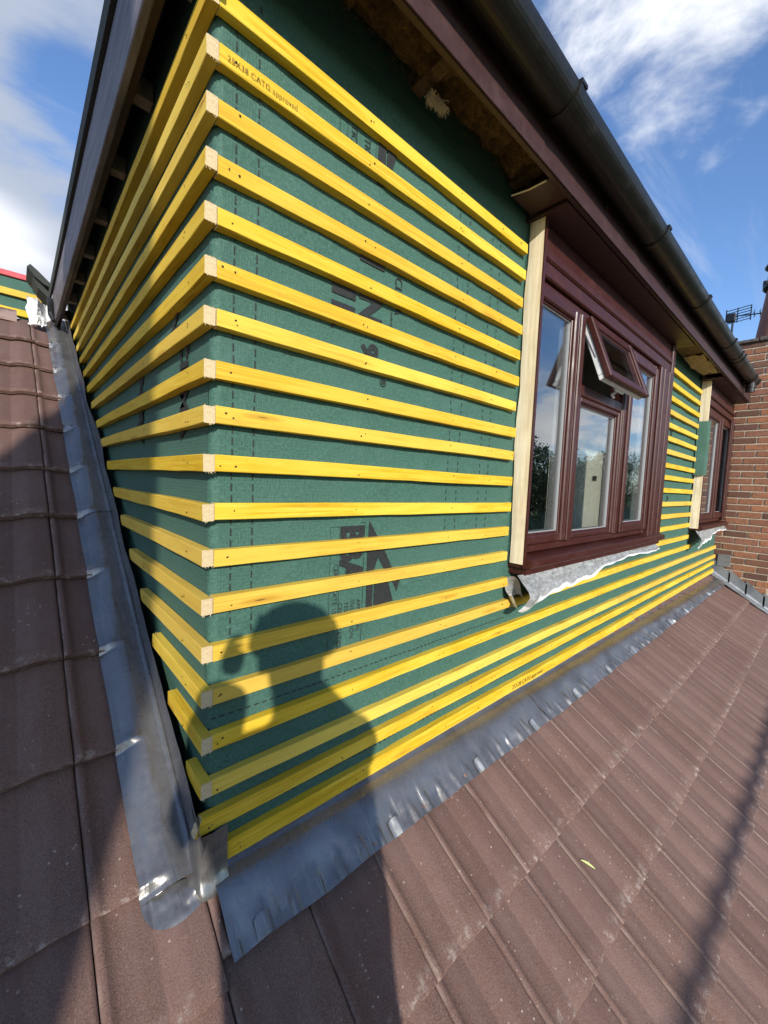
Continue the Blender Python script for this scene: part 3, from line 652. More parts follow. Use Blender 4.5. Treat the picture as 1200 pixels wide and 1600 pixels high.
m = MB(); m.prism([(0.02, 0.652), (-0.105, 0.640), (-0.118, 0.632), (-0.118, 0.605), (-0.108, 0.598), (0.02, 0.598)], 'X', 4.652, 6.125); m.build('sill', R, win2)
lo = link('side_lining', liner(4.640, 0.615, 2.046, 0.006), win2, ('pale_timber',)); lo['label'] = 'cream timber lining beside the far window'
# loose green membrane flap over that lining
fl = grid(14, 30, lambda u, v: (4.598 + 0.032*u - 0.010*abs(sin(v*5))*u + 0.05*max(0, u-0.8), -0.012 - 0.098*u + 0.005*nz(u*2, v*5, 3), 1.66 - 0.52*v - 0.02*u*nz(v*9))); link('membrane_flap', fl, dormer, ('green_membrane',))['label'] = 'loose green membrane flap hanging beside the far window'
# foil damp-proof strips hanging under the sills
def foil(x0, x1, zt, drop, curl):
    def f(u, v):
        x = x0 + (x1-x0)*u; k = 0.55 + 0.45*sin(u*5.1+0.9) + 0.22*nz(u*7, 1.3)+0.10*nz(u*23, 4.2)
        k *= (1.0 - 0.45*sm((u-0.86)/0.14)); d = drop*max(0.35, k)
        a = v*1.15; cl = curl*exp(-((u-0.02)/0.045)**2)
        y = -0.072 - 0.055*sin(a*1.1)*(0.7+0.5*nz(u*5, 8)) - 0.055*cl*sin(v*3.2) - 0.010*nz(u*12, v*3)
        z = zt - d*v*(1.0-0.12*v) - 0.03*cl*v + 0.006*nz(u*16, v*4, 2)
        return (x - 0.045*cl*v, y, z)
    me = grid(90, 14, f); return me
link('foil_strip', foil(1.262, 3.27, 0.570, 0.135, 1.0), win1, ('sill_foil',))['label'] = 'torn silver and white damp-proof strip under the sill'
link('foil_strip', foil(4.62, 6.10, 0.596, 0.17, 0.6), win2, ('sill_foil',))['label'] = 'short torn silver strip under the far sill'
# curled end of the strip at the window corner
def curlend(u, v):
    a = 0.4 + 4.6*v; r = 0.034 - 0.010*u; return (1.262 + 0.055*u - 0.012*v, -0.062 - r*cos(a) + 0.008, 0.565 - 0.075*u - 0.045 + r*1.6*sin(a)*0.8)
link('foil_curl', grid(8, 20, curlend), win1, ('sill_foil',))
# room behind the windows
rm = MB(); rm.box(0.14, 6.0, 0.06, 0.08, 0.0, 0.56); rm.box(0.14, 1.27, 0.06, 0.08, 0.561, 2.2); rm.box(3.42, 4.63, 0.06, 0.08, 0.561, 2.2)
rm.box(0.12, 6.0, 2.45, 2.47, -0.2, 2.2); rm.box(0.10, 0.119, 0.06, 2.47, -0.2, 2.2); rm.box(6.002, 6.02, 0.06, 2.47, -0.2, 2.2); rm.box(0.10, 6.02, 0.06, 2.47, 2.201, 2.22); 0
rm.build('room_wall', 'room_plaster', dormer); MB().box(0.10, 6.02, 0.03, 2.47, -0.22, -0.205).build('room_floor', 'room_floor', dormer)
bl = grid(40, 3, lambda u, v: (3.12+0.22*u, 0.13 + 0.012*sin(u*20), 0.66 + 1.2*v)); link('curtain', bl, dormer, ('blind_fabric',))
MB().box(2.20, 3.04, 0.24, 0.29, -0.2, 1.24, 0, 0.04).build('screen_panel', 'blind_fabric', dormer)
MB().box(2.80, 2.85, 0.225, 0.239, 1.02, 1.055, 0, 0.004).build('panel_hook', 'black_rubber', dormer)

# ---- eaves, fascia, roof deck
m = MB(); m.box(-0.085, 6.10, -0.202, -0.180, 2.052, 2.262, 0, 0.004); m.box(-0.085, 6.10, -0.206, -0.2025, 2.052, 2.100, 0, 0.0015); m.build('fascia', 'brown_fascia', dormer)
m = MB(); m.box(1.265, 3.42, -0.179, -0.002, 2.047, 2.057); m.build('soffit', 'brown_fascia', dormer)
m = MB(); m.box(4.56, 6.10, -0.179, -0.002, 2.047, 2.057); m.build('soffit', 'brown_fascia', dormer)
m = MB(); m.box(3.43, 4.50, -0.179, -0.030, 2.075, 2.082); m.build('soffit_backing', 'old_timber', dormer)
MB().box(-0.088, 6.12, -0.215, 3.25, 2.263, 2.315).build('roof_deck', 'old_timber', dormer)
m = MB(); m.box(-0.108, 6.125, -0.235, 3.26, 2.316, 2.330); m.box(-0.112, -0.100, -0.235, 3.26, 2.235, 2.3155); m.build('roof_covering', 'roof_felt', dormer)
# side verge board, soffit batten and the noggins in the open gap
m = MB(); m.box(-0.099, -0.078, -0.206, 3.24, 2.000, 2.232, 0, 0.003); m.build('verge_board', 'barge_paint', dormer)['label'] = 'weathered grey-brown verge board along the side of the dormer'
m = MB(); m.box(-0.077, -0.056, -0.18, 3.2, 2.018, 2.060, 0, 0.002); m.build('soffit_batten', 'brown_fascia', dormer)
for i in range(8): MB().box(-0.055, -0.004, 0.10+i*0.40, 0.145+i*0.40, 2.045, 2.10).build('noggin', 'pale_block', dormer)
for i in range(11): MB().box(0.02+i*0.55, 0.065+i*0.55, -0.178, -0.006, 2.125, 2.26).build('rafter_end', 'old_timber', dormer)
# glass wool spilling from the open eaves
def wool(x0, x1, y0, y1, z, a, seed):
    return grid(int((x1-x0)*110), 16, lambda u, v: (x0+(x1-x0)*u, y0+(y1-y0)*v, z - a*(0.55+nz(u*(x1-x0)*14, v*3, seed)+0.6*nz(u*(x1-x0)*31, v*7, seed)) * (sin(pi*v)**0.5) * min(1, 8*u, 8*(1-u))))
def fibres(n, x0, x1, y0, y1, z0, z1, ln, seed, bias=(0, 0, 0)):
    rr = random.Random(seed); V, Fc = [], []
    for i in range(n):
        p = Vector((rr.uniform(x0, x1), rr.uniform(y0, y1), rr.uniform(z0, z1))); d = Vector((rr.gauss(0, 1)+bias[0], rr.gauss(0, 1)+bias[1], rr.gauss(-0.7, 0.8)+bias[2])).normalized()*ln*rr.uniform(0.4, 1.2)
        w = Vector((rr.gauss(0, 1), rr.gauss(0, 1), rr.gauss(0, 1))).normalized()*0.0007; k = len(V); q = p + d*0.6 + Vector((rr.gauss(0, 1), rr.gauss(0, 1), rr.gauss(0, 1)))*ln*0.15
        V += [tuple(p-w), tuple(p+w), tuple(q+w), tuple(q-w), tuple(p+d)]; Fc += [(k, k+1, k+2, k+3), (k+3, k+2, k+4)]
    return mesh(V, Fc)
ins = link('insulation', wool(0.10, 1.24, -0.170, -0.02, 2.165, 0.055, 3), dormer, ('glass_wool',)); ins['label'] = 'brown glass wool showing in the open eaves'
f = link('insulation_fibres', fibres(2600, 0.15, 1.22, -0.165, -0.02, 2.10, 2.15, 0.022, 4), ins, ('glass_wool',)); f['kind'] = 'stuff'
tu = link('wool_tuft', fibres(700, 0.595, 0.665, -0.070, -0.050, 2.090, 2.104, 0.026, 9, (0.5, -0.3, -1.6)), dormer, ('pale_fibre',)); tu['label'] = 'pale tuft of fibre hanging from the open eaves'
m = MB(); m.box(1.12, 1.262, -0.178, -0.03, 2.062, 2.068); m.build('soffit_remnant', 'brown_fascia', dormer)
m = MB(); m.tube([(1.10, -0.035, 2.060), (1.112, -0.10, 2.057), (1.118, -0.165, 2.060)], 0.003, 6); m.build('torn_edge', 'pale_fibre', dormer)
tf = grid(16, 8, lambda u, v: (3.75+0.62*u, -0.17+0.13*v, 2.070 - 0.045*abs(nz(u*6, v*2, 4)) - 0.02*sin(pi*u)*v)); link('torn_paper', tf, dormer, ('pale_block',))

# ------------------------------------------------------------------ gutter
gt = empty('gutter', (0, -0.25, 2.2), 'black half-round plastic gutter along the dormer eaves', 'gutter')
GY, GZ, GR = -0.264, 2.212, 0.060
def gut_prof(r, t): 
    A = [pi + pi*j/18 for j in range(19)]; return [(GY + r*cos(a), GZ + r*sin(a)) for a in A] + [(GY + (r-t)*cos(a), GZ + (r-t)*sin(a)) for a in A[::-1]]
off = lambda o: (setattr(o, 'location', Vector(o.location) - Vector(gt.location)), o)[1]
def gpart(mb, name): o = mb.build(name, 'black_gutter', gt, smooth=False); o.location = -Vector(gt.location); return o
xs = [-0.115, 1.014, 2.013, 2.986, 4.019, 5.62]
for a, c in zip(xs, xs[1:]): gpart(MB().prism(gut_prof(GR, 0.003), 'X', a+0.004, c-0.004), 'trough')
for x in xs[1:-1] + [4.42, 4.551]:
    o = gpart(MB().prism(gut_prof(GR+0.006, 0.005), 'X', x-0.024, x-0.004).prism(gut_prof(GR+0.0045, 0.0035), 'X', x-0.0035, x+0.020).box(x-0.02, x+0.02, GY-GR-0.008, GY-GR+0.004, GZ-0.004, GZ+0.008), 'union_bracket')
for x in [0.45, 1.55, 2.5, 3.5]: gpart(MB().box(x-0.012, x+0.012, -0.2065-0.012, -0.2065, GZ-0.07, GZ+0.01), 'fascia_bracket')
m = MB(); m.prism([(GY+(GR+0.007)*cos(pi+pi*j/18), GZ+(GR+0.007)*sin(pi+pi*j/18)) for j in range(19)], 'X', 5.60, 5.66); gpart(m, 'stop_end'); gpart(MB().prism(gut_prof(GR+0.007, 0.006), 'X', 5.36, 5.42), 'union_bracket')
m = MB(); m.tube([(5.50, GY, GZ-GR+0.01), (5.50, GY, GZ-GR-0.09)], 0.040, 18); m.tube([(5.50, GY, GZ-GR-0.02), (5.50, GY, GZ-GR-0.045)], 0.046, 18); gpart(m, 'outlet')

# ------------------------------------------------------------------ lead apron under the front battens
ap = empty('apron_flashing', RP(3, -0.1), 'long grey lead apron dressed over the tiles below the front battens', 'flashing')
def put(me, name, parent, mat):
    o = link(name, me, parent, (mat,)); o.matrix_parent_inverse = parent.matrix_world.inverted() if False else Matrix.Identity(4); o.location = -Vector(parent.location); return o
def crease(x): return -0.034 - 0.012*x
def apron(u, v, x0, x1, lap):
    x = x0 + (x1-x0)*u; c = crease(x)
    low = -0.182 + 0.010*nz(x*0.9, 3) + 0.006*nz(x*6, 1)
    if v < 0.22:                                    # upstand behind the lowest batten
        t = v/0.22; top = RP(x, c, HB+HN+0.022); q = 0.052*(1-t)
        y = -0.004 - 0.006*t + (top.y + 0.010)*max(0, (t-0.72)/0.28)**2; z = top.z + q
        return Vector((x, y - 0.002*nz(x*5, t*3), z))
    t = (v-0.22)/0.78; s = c + (low-c)*t
    base = HB+HN+0.022; hs = surf(x, s) + 0.0035
    k = sm((t-0.10)/0.8)
    h = base*(1-k) + hs*k + 0.006*sin(pi*t)*(0.8+nz(x*4, 7)) + 0.0045*nz(x*15, s*9)*sm(t*2) + 0.006*max(0, nz(x*(2*pi/PITCHX/3.0)*0.9, s*4, 5))*k + lap
    h += 0.0125*sm((t-0.42)/0.45)*(0.40+abs(nz(x*5, 21)))*max(0, sin(x*2*pi/0.072+2.2*nz(x*2, 9)))**3*2 + 0.004*nz(x*26, s*16, 12)*sm((t-0.3)/0.6)
    return RP(x, s, h)
seg = [0.004, 1.52, 3.02, 4.52, 5.98]
for i, (a, c) in enumerate(zip(seg, seg[1:])):
    a2 = a - (0.06 if i else 0)
    put(grid(int((c-a)*150), 30, lambda u, v: apron(u, v, a2, c, 0.0022*(i % 2))), 'lead_sheet', ap, 'lead_sheet')
for x in (0.083, 0.515, 0.95, 1.371, 1.811, 2.25, 2.7, 3.15, 3.6, 4.1, 4.6, 5.1):
    low = -0.182 + 0.010*nz(x*0.9, 3)
    def clip(u, v, x=x, low=low):
        s = low - 0.001 + 0.048*(1-v); xx = x - 0.021 + 0.042*u; rnd = 0.006*(abs(u-0.5)*2)**4*(1-v)
        vv = min(0.999, 0.22 + 0.78*max(0, (s - rnd - crease(xx))/(low + 0.006*nz(xx*6, 1) - crease(xx))))
        p = apron((xx-0)/6.0, vv, 0, 6.0, 0.0050); return p
    put(grid(7, 8, clip), 'clip', ap, 'lead_aged')

# ------------------------------------------------------------------ lead along the sloping cheek
cf = empty('cheek_flashing', RP(-0.1, 1.5), 'grey lead flashing running up the slope beside the dormer cheek', 'flashing')
XC = -0.024; XE = -0.140
def cheek_base(u, v, s0, s1, lap):
    s = s0 + (s1-s0)*v; xe = XE + 0.004*nz(s*3, 2); t = u; x = xe + (XC-xe)*t
    nb = max([q for q in NOSE if q <= s] + [NOSE[0]]); f = s - nb; up_ = min([q for q in NOSE if q > s] + [s+0.3]) - s
    k = sm((t+0.12)/0.72); step = surf(x, s); soft = HB + HN + 0.0215 + 0.002*nz(s*2, 4)
    crk = exp(-((f-0.010)/0.020)**2)*max(0, 1-t*1.35)
    h = (step + 0.0035)*(1-k) + max(step + 0.003, soft)*k + 0.0020*nz(x*14, s*4) + crk*(0.004 + 0.007*nz(x*55, s*9, nb)) + 0.0035*exp(-(up_/0.03)**2)*nz(x*40, s*30)*max(0, 1-t*1.6) + lap
    h += 0.0045*exp(-((t-0.97)/0.05)**2)*(0.6+0.6*nz(s*5, 5))
    return RP(x, s, h)
def cheek_up(u, v, s0, s1, lap):
    s = s0 + (s1-s0)*v; t = u; hgt = (UPS*CP - 0.042) + 0.010*nz(s*4, 11) + 0.006*nz(s*14, 3)
    x = XC + 0.001 - 0.012*t**2*(0.8 + nz(s*2.5, 6)) + 0.006*sin(pi*t)*nz(s*3, 8); h = HB + HN + 0.020 + hgt*t
    return RP(x, s, h + lap)
pieces = [(0.012, 1.45), (1.40, 2.75), (2.70, 3.80)]
for i, (a, c) in enumerate(pieces):
    put(grid(30, int((c-a)*130), lambda u, v: cheek_base(u, v, a, c, 0.0015 + 0.003*(i % 2))), 'lead_sheet', cf, 'lead_sheet')
    put(grid(9, int((c-a)*60), lambda u, v: cheek_up(u, v, a, c, 0.0015 + 0.003*(i % 2))), 'upstand', cf, 'lead_sheet')
# foot of the side flashing: rounded apron dressed out from the corner
def lerp_path(P, t):
    t = max(0, min(0.9999, t))*(len(P)-1); i = int(t); f = t-i
    p0, p1, p2, p3 = P[max(0, i-1)], P[i], P[i+1], P[min(len(P)-1, i+2)]
    return [0.5*(2*b_ + (c_-a_)*f + (2*a_-5*b_+4*c_-d_)*f*f + (3*b_-a_-3*c_+d_)*f**3) for a_, b_, c_, d_ in zip(p0, p1, p2, p3)]
OUT = [(-0.140, 0.016), (-0.139, -0.006), (-0.131, -0.030), (-0.112, -0.050), (-0.085, -0.060), (-0.050, -0.057), (-0.022, -0.047), (-0.002, -0.034), (0.012, -0.028)]
INN = [(-0.100, 0.016), (-0.070, 0.016), (-0.046, 0.012), (-0.036, 0.004), (-0.034, -0.006), (-0.033, -0.014), (-0.030, -0.020), (-0.018, -0.026), (0.006, -0.027)]
def foot(u, v):
    a = lerp_path(INN, u); c = lerp_path(OUT, u); x = a[0]+(c[0]-a[0])*v; s = a[1]+(c[1]-a[1])*v
    h = surf(x, s) + 0.0050 + 0.016*(1-v)**2*sm((u-0.25)/0.4) + 0.0040*sin(pi*v)*nz(x*30, s*26, 2) + 0.0018*sin(pi*v)*nz(x*70, s*60, 6)
    return RP(x, s, h)
put(grid(44, 16, foot), 'lead_foot', cf, 'lead_sheet')
WR = [(-0.0285, 0.035), (-0.0300, 0.005), (-0.0310, -0.018), (-0.0270, -0.033), (-0.0150, -0.0385), (0.005, -0.0380), (0.022, -0.0365), (0.037, -0.0355)]
def wrap(u, v):                                      # upstand folded round the corner onto the front
    x, y = lerp_path(WR, u); bot = Z0 + TP*y + 0.012; top = 0.104 + 0.045*sm((0.30-u)/0.30)
    z = top + (bot-top)*v; fl = 0.016*sm((v-0.62)/0.38)**1.6; nx, ny = (-1, 0) if u < 0.3 else (-0.25, -1) if u < 0.6 else (0, -1)
    return (x + nx*fl + 0.002*nz(u*7, v*5, 4), y + ny*fl + 0.0025*nz(u*6, v*5, 9), z + 0.002*nz(u*8, 3))
put(grid(34, 24, wrap), 'corner_upstand', cf, 'lead_sheet')

# ------------------------------------------------------------------ brick party wall at the right with its flashing
pw = empty('party_wall', (6.2, -1.0, 0), 'red brick party wall rising beside the far window', 'wall')
WX = 6.20
def ploc(o): o.location = Vector(o.location) - Vector(pw.location); return o
ploc(MB().box(WX+0.009, WX+0.215, -0.70, 0.9, -1.9, 2.775).build('mortar', 'mortar', pw))
CH, BL = 0.0810, 0.226
bmx = {}
def brick_me(L, seed):
    key = (round(L, 3), seed)
    if key not in bmx:
        rr = random.Random(seed*17 + int(L*1000)); m = MB(); m.box(0, 0.10, 0, L, 0, CH-0.0145, 0, 0.003)
        m.v = [(x + rr.uniform(-0.0015, 0.0015), y + rr.uniform(-0.002, 0.002), z + rr.uniform(-0.002, 0.002)) for x, y, z in m.v]
        me = m.me(); me.materials.append(MATS['red_brick']); bmx[key] = me
    return bmx[key]
ci = 0; z = -0.76
while z < 2.74:
    y = 0.16 if ci % 2 else 0.16 + BL/2
    while y > -0.50:
        L = BL - 0.0145; zr = Z0 + TP*(y - BL)
        if z > zr - 0.02:
            o = bpy.data.objects.new('brick', brick_me(L, (ci*3 + int(y*40)) % 6)); col.objects.link(o); o.parent = pw
            o.location = Vector((WX + random.uniform(-0.002, 0.002), y - BL + 0.006, z)) - Vector(pw.location)
        y -= BL
    ci += 1; z += CH
m = MB()
for i in range(5): m.box(WX-0.035+random.uniform(-0.006, 0.006), WX+0.26, 0.20-0.21*(i+1)+0.006, 0.20-0.21*i, 2.776+random.uniform(0, 0.006), 2.820+random.uniform(-0.006, 0.008), 0, 0.006)
ploc(m.build('coping', 'coping_stone', pw))
af = empty('abutment_flashing', RP(6.1, -0.4), 'stepped lead flashing where the tiles meet the brick wall', 'flashing')
for i in range(4):
    s0 = 0.02 - i*0.20
    me = grid(14, 14, lambda u, v: (RP(5.98 + 0.215*min(1, u/0.6), s0 - 0.22*v, 0.016 + 0.004*nz(u*4, v*4, i) + 0.003*(i % 2)) if u < 0.6 else RP(6.193, s0 - 0.22*v, 0.016) + Vector((0, 0, 0.17*(u-0.6)/0.4 * (1.0-0.25*v)))))
    put(me, 'soaker', af, 'lead_aged')
me = MB(); me.box(0, 0.008, 0, 0.125, 0, 0.150, 0, 0.002); o = me.build('patch', 'lead_aged', af); o.location = Vector((6.184, -0.165, 0.075)) - Vector(af.location)
m = MB(); m.tube([tuple(RP(5.985, 0.0, 0.030)), tuple(RP(5.985, -0.85, 0.030))], 0.007, 8); m.tube([tuple(RP(6.015, 0.0, 0.028)), tuple(RP(6.015, -0.85, 0.028))], 0.006, 8)
o = m.build('welt', 'lead_aged', af); o.location = -Vector(af.location)

# ------------------------------------------------------------------ flue pot and aerial above the wall
fp = empty('chimney_pot', (6.75, -0.34, 2.8), 'dark red tapered chimney pot with hooded cowl behind the brick wall', 'chimney pot')
m = MB(); m.tube([(0, 0, -0.05), (0, 0, 0.0), (0, 0, 0.72), (0, 0, 0.76)], [0.255, 0.245, 0.165, 0.160], 24); m.build('pot', 'terracotta', fp, True)
m = MB(); m.tube([(0, 0, 0.74), (0, 0, 0.76), (0, 0, 0.80), (0, 0, 0.84)], [0.185, 0.205, 0.205, 0.170], 20)
for j in range(8): m.box(0.185*cos(j*pi/4)-0.02, 0.185*cos(j*pi/4)+0.02, 0.185*sin(j*pi/4)-0.02, 0.185*sin(j*pi/4)+0.02, 0.80, 0.88, 0, 0.008)
m.build('collar', 'dark_metal', fp)
m = MB()
for j in range(12): m.tube([(0.15*cos(j*pi/6), 0.15*sin(j*pi/6), 0.84), (0.15*cos(j*pi/6), 0.15*sin(j*pi/6), 1.02)], 0.006, 6)
m.build('guard_bars', 'steel_tube', fp)
m = MB(); m.tube([(0, 0, 1.00), (0, 0, 1.02), (0, 0, 1.07), (0, 0, 1.12), (0, 0, 1.14)], [0.175, 0.205, 0.175, 0.09, 0.01], 22); m.build('hood', 'dark_metal', fp, True)
ta = empty('tv_aerial', (8.2, 0.3, 3.8), 'small television aerial with mesh reflector against the blue sky', 'aerial')
m = MB()
for i in range(6): m.tube([(0, 0.14, -0.10+0.04*i), (0, -0.16, -0.085+0.04*i+0.012)], 0.006, 6)
for y in (0.14, 0.0, -0.16): m.tube([(0, y, -0.10), (0, y, 0.125)], 0.008, 6)
m.build('reflector', 'dark_metal', ta)
m = MB(); m.tube([(0, 0.02, 0.0), (0.02, -0.60, -0.06)], 0.009, 6); m.box(-0.03, 0.03, 0.02, 0.13, -0.08, 0.05, 0, 0.01)
for i in range(6): m.tube([(-0.10, -0.20-0.07*i, -0.020-0.006*i), (0.11, -0.20-0.07*i, -0.018-0.006*i)], 0.0045, 6); m.tube([(0.01, -0.20-0.07*i, 0.05-0.006*i), (0.01, -0.20-0.07*i, -0.08-0.006*i)], 0.004, 6)
m.build('boom', 'dark_metal', ta)
m = MB(); m.tube([(0.0, 0.05, 0.0), (0.0, 0.06, -1.7)], 0.014, 8); m.build('mast', 'dark_metal', ta)

# ------------------------------------------------------------------ rear dormer beyond the head of the slope
rd = empty('rear_dormer', (-1.5, 3.75, 1.9), 'second green membrane dormer with red top trim beyond the roof head', 'dormer')
def rput(mb, name, mats): o = mb.build(name, mats, rd); o.location = -Vector(rd.location); return o
rput(MB().box(-3.2, -0.14, 3.72, 3.80, 1.6, 2.50), 'membrane', 'green_membrane')
rput(MB().box(-3.2, -0.17, 3.700, 3.745, 2.501, 2.545, 0, 0.004), 'top_trim', 'red_trim')
for i, (z, xr) in enumerate(((2.435, -0.16), (2.285, -0.19), (2.14, -0.25))):
    o = link('batten', batten_mesh(3.0+xr+0.15, 0.052, 0.03, 300+i), rd); o.location = Vector((-3.1, 3.718, z)) - Vector(rd.location); o.rotation_euler = (0, 0.012, 0)
m = MB(); m.tube([(-0.42, 3.70, 2.215), (-0.17, 3.69, 2.13)], 0.010, 6); rput(m, 'white_edging', 'white_paper')
m = MB()
m.prism([(-0.235, 2.475), (-0.215, 2.50), (-0.17, 2.465), (-0.10, 2.40), (-0.09, 2.36), (-0.14, 2.38), (-0.19, 2.42)], 'Y', 3.30, 3.64); m.prism([(-0.21, 2.455), (-0.15, 2.40), (-0.10, 2.34), (-0.11, 2.30), (-0.17, 2.36)], 'Y', 3.36, 3.60)
rput(m, 'verge_slates', 'roof_felt')
def scrap(u, v):
    return Vector((-0.245 + 0.115*u + 0.02*nz(v*3, u*3), 2.93 + 0.10*abs(u-0.45) + 0.05*nz(u*3, v*3, 5), 1.965 + 0.20*v - 0.06*u*v + 0.025*nz(u*4, v*3, 2)))
o = link('membrane_scrap', grid(9, 9, scrap, smooth=False), None, ('white_paper',)); tag(o, 'crumpled white scrap of sheeting at the head of the side flashing', 'scrap')
m = MB(); gp = [(-0.120 + 0.028*cos(pi+pi*j/10), 2.29 + 0.03*sin(pi+pi*j/10)) for j in range(11)]
m.tube([(-0.115, 3.05, 2.19), (-0.118, 2.96, 2.14), (-0.118, 2.90, 2.05), (-0.10, 2.88, 2.00)], 0.020, 10); m.build('drip_pipe', 'black_gutter', dormer)

# ------------------------------------------------------------------ small leaf lying on the tiles
def leaf(u, v): 
    w = 0.0042*sin(pi*min(0.98, max(0.02, v)))**0.8; x = 1.105 + 0.030*v + (u-0.5)*2*w*0.7; s = -0.560 - 0.045*v + (u-0.5)*2*w; return RP(x, s, surf(x, s) + 0.004 + 0.003*sin(pi*v) + 0.0015*(u-0.5)**2*4)
o = link('leaf', grid(4, 9, leaf), None, ('leaf_green',)); tag(o, 'slim pale green leaf lying alone on the brown tiles', 'leaf')

# ------------------------------------------------------------------ what stands behind the camera and casts shade
# chimney stack to the left, in front of the eaves
cs_ = empty('chimney_stack', (-1.95, -2.35, -5.6), 'broad brick chimney stack in front of the eaves', 'chimney')
def cput(mb, name, mat): o = mb.build(name, mat, cs_); o.location = -Vector(cs_.location); return o
cput(MB().box(-2.285, -1.594, -2.60, -2.10, -5.6, 3.9), 'stack', 'brickwork'); cput(MB().box(-2.33, -1.55, -2.645, -2.055, 3.901, 4.05, 0, 0.01), 'cap', 'coping_stone')
for x in (-2.12, -1.76): cput(MB().tube([(x, -2.35, 4.05), (x, -2.35, 4.45)], [0.13, 0.11], 16), 'pot', 'terracotta')
# scaffold guard rail along the eaves
sc_ = empty('scaffold', (1.5, -2.3, -5.6), 'steel scaffold guard rail along the eaves', 'scaffold')
def sput(mb, name): o = mb.build(name, 'steel_tube', sc_, True); o.location = -Vector(sc_.location); return o
RY = -4.0; RZ = RP(0, -0.935).z + (RP(0, -0.935).y - RY)*(-LIGHT.z/LIGHT.y)
sput(MB().tube([(-1.4, RY, RZ), (7.5, RY, RZ)], 0.0242, 14), 'guard_rail')
for x in (-1.2, 5.9): sput(MB().tube([(x, RY-0.05, -5.6), (x, RY-0.05, RZ+0.25)], 0.0242, 12), 'standard')

# photographer
def skin_figure(name, joints, edges, root, mat, parent=None, sub=2):
    me = bpy.data.meshes.new(name); me.from_pydata([j[0] for j in joints], edges, []); o = link(name, me, parent, (mat,))
    md = o.modifiers.new('skin', 'SKIN'); md.use_smooth_shade = True
    for v, j in zip(me.skin_vertices[0].data, joints): v.radius = (j[1], j[1]*0.85)
    me.skin_vertices[0].data[root].use_root = True
    s_ = o.modifiers.new('sub', 'SUBSURF'); s_.levels = sub; s_.render_levels = sub
    return o
bx, by = -0.50, -1.09; gz = RP(0, by/CP).z + 0.015
B = Vector((bx, by, gz)); fdir = Vector((0.46, 0.887, 0)); sd = Vector((0.887, -0.46, 0))
def bp(side, fwd, h): return tuple(sd*side + fdir*fwd + Vector((0, 0, h*0.995 if h > 0.2 else h)))
person = empty('person', B, 'person in dark jacket holding up a phone to take the picture', 'person')
lh = CAM - B; L_ = lambda v: tuple(v)
hr = Vector(lh) - fw*0.030 + rt*0.086 - up*0.010; hl = Vector(lh) - fw*0.030 - rt*0.086 - up*0.010
wl, wr = hl - fw*0.06 - up*0.05, hr - fw*0.06 - up*0.05
el, er = Vector(bp(-0.10, 0.03, 1.34)), Vector(bp(0.40, 0.03, 1.34)); mid = lambda a, c, t: L_(a + (c-a)*t)
J = [(bp(0.20, 0, 0.96), 0.205), (bp(0.20, 0, 1.18), 0.205), (bp(0.17, 0, 1.42), 0.185), (bp(0.155, -0.01, 1.55), 0.075), (bp(0.15, -0.01, 1.62), 0.075), (bp(0.15, -0.01, 1.70), 0.100), (bp(0.15, -0.01, 1.79), 0.070),
     (bp(-0.04, 0, 1.46), 0.088), (L_(el), 0.075), (mid(el, wl, 0.5), 0.085), (L_(wl), 0.058),
     (bp(0.35, 0, 1.46), 0.088), (L_(er), 0.075), (mid(er, wr, 0.5), 0.062), (L_(wr), 0.045),
     (bp(0.09, 0.0, 0.90), 0.110), (bp(0.07, 0.04, 0.50), 0.085), (bp(0.06, -0.02, 0.08), 0.055), (bp(0.06, 0.13, 0.09), 0.045),
     (bp(0.31, 0.0, 0.90), 0.110), (bp(0.33, 0.03, 0.50), 0.085), (bp(0.34, -0.08, 0.06), 0.055), (bp(0.34, 0.08, 0.10), 0.045)]
E_ = [(0, 1), (1, 2), (2, 3), (3, 4), (4, 5), (5, 6), (2, 7), (7, 8), (8, 9), (9, 10), (2, 11), (11, 12), (12, 13), (13, 14), (0, 15), (15, 16), (16, 17), (17, 18), (0, 19), (19, 20), (20, 21), (21, 22)]
body = skin_figure('body', J, E_, 0, 'jacket', person)
for hv, sgn in ((hr, 1), (hl, -1)):                  # hands: palm and five fingers closed on the phone edge
    pj = [(L_(hv - fw*0.05 - up*0.05), 0.030), (L_(hv - fw*0.03 - up*0.02), 0.030), (L_(hv - fw*0.015 + up*0.01), 0.022)]; ed = [(0, 1), (1, 2)]
    for i in range(4):
        a = hv - fw*0.012 + up*(0.030 - 0.019*i) + rt*sgn*0.004; k = len(pj)
        pj += [(L_(a), 0.009), (L_(a + fw*0.016 - rt*sgn*0.004), 0.0085), (L_(a + fw*0.018 - rt*sgn*0.022), 0.0075)]; ed += [(2, k), (k, k+1), (k+1, k+2)]
    k = len(pj); pj += [(L_(hv - fw*0.028 - rt*sgn*0.012 - up*0.012), 0.011), (L_(hv - fw*0.026 - rt*sgn*0.030 + up*0.006), 0.009)]; ed += [(1, k), (k, k+1)]
    skin_figure('hand', pj, ed, 0, 'skin', person, 1)
hd = MB()
bm = bmesh.new(); bmesh.ops.create_uvsphere(bm, u_segments=24, v_segments=16, radius=1.0)
for v in bm.verts:
    d = v.co.copy(); nose_ = 0.018*exp(-((d.x)/0.16)**2 - ((d.z+0.05)/0.18)**2)*max(0, d.y); 
    v.co = Vector((d.x*0.076*(1 - 0.12*max(0, -d.z)), d.y*0.096 + nose_*1.2, d.z*0.118))
hd.add_bm(bm); head = hd.build('face', 'skin', person, True); head.location = bp(0.15, 0.0, 1.70); head.rotation_euler = (0, 0, -0.478)
bm = bmesh.new(); bmesh.ops.create_uvsphere(bm, u_segments=24, v_segments=12, radius=1.0)
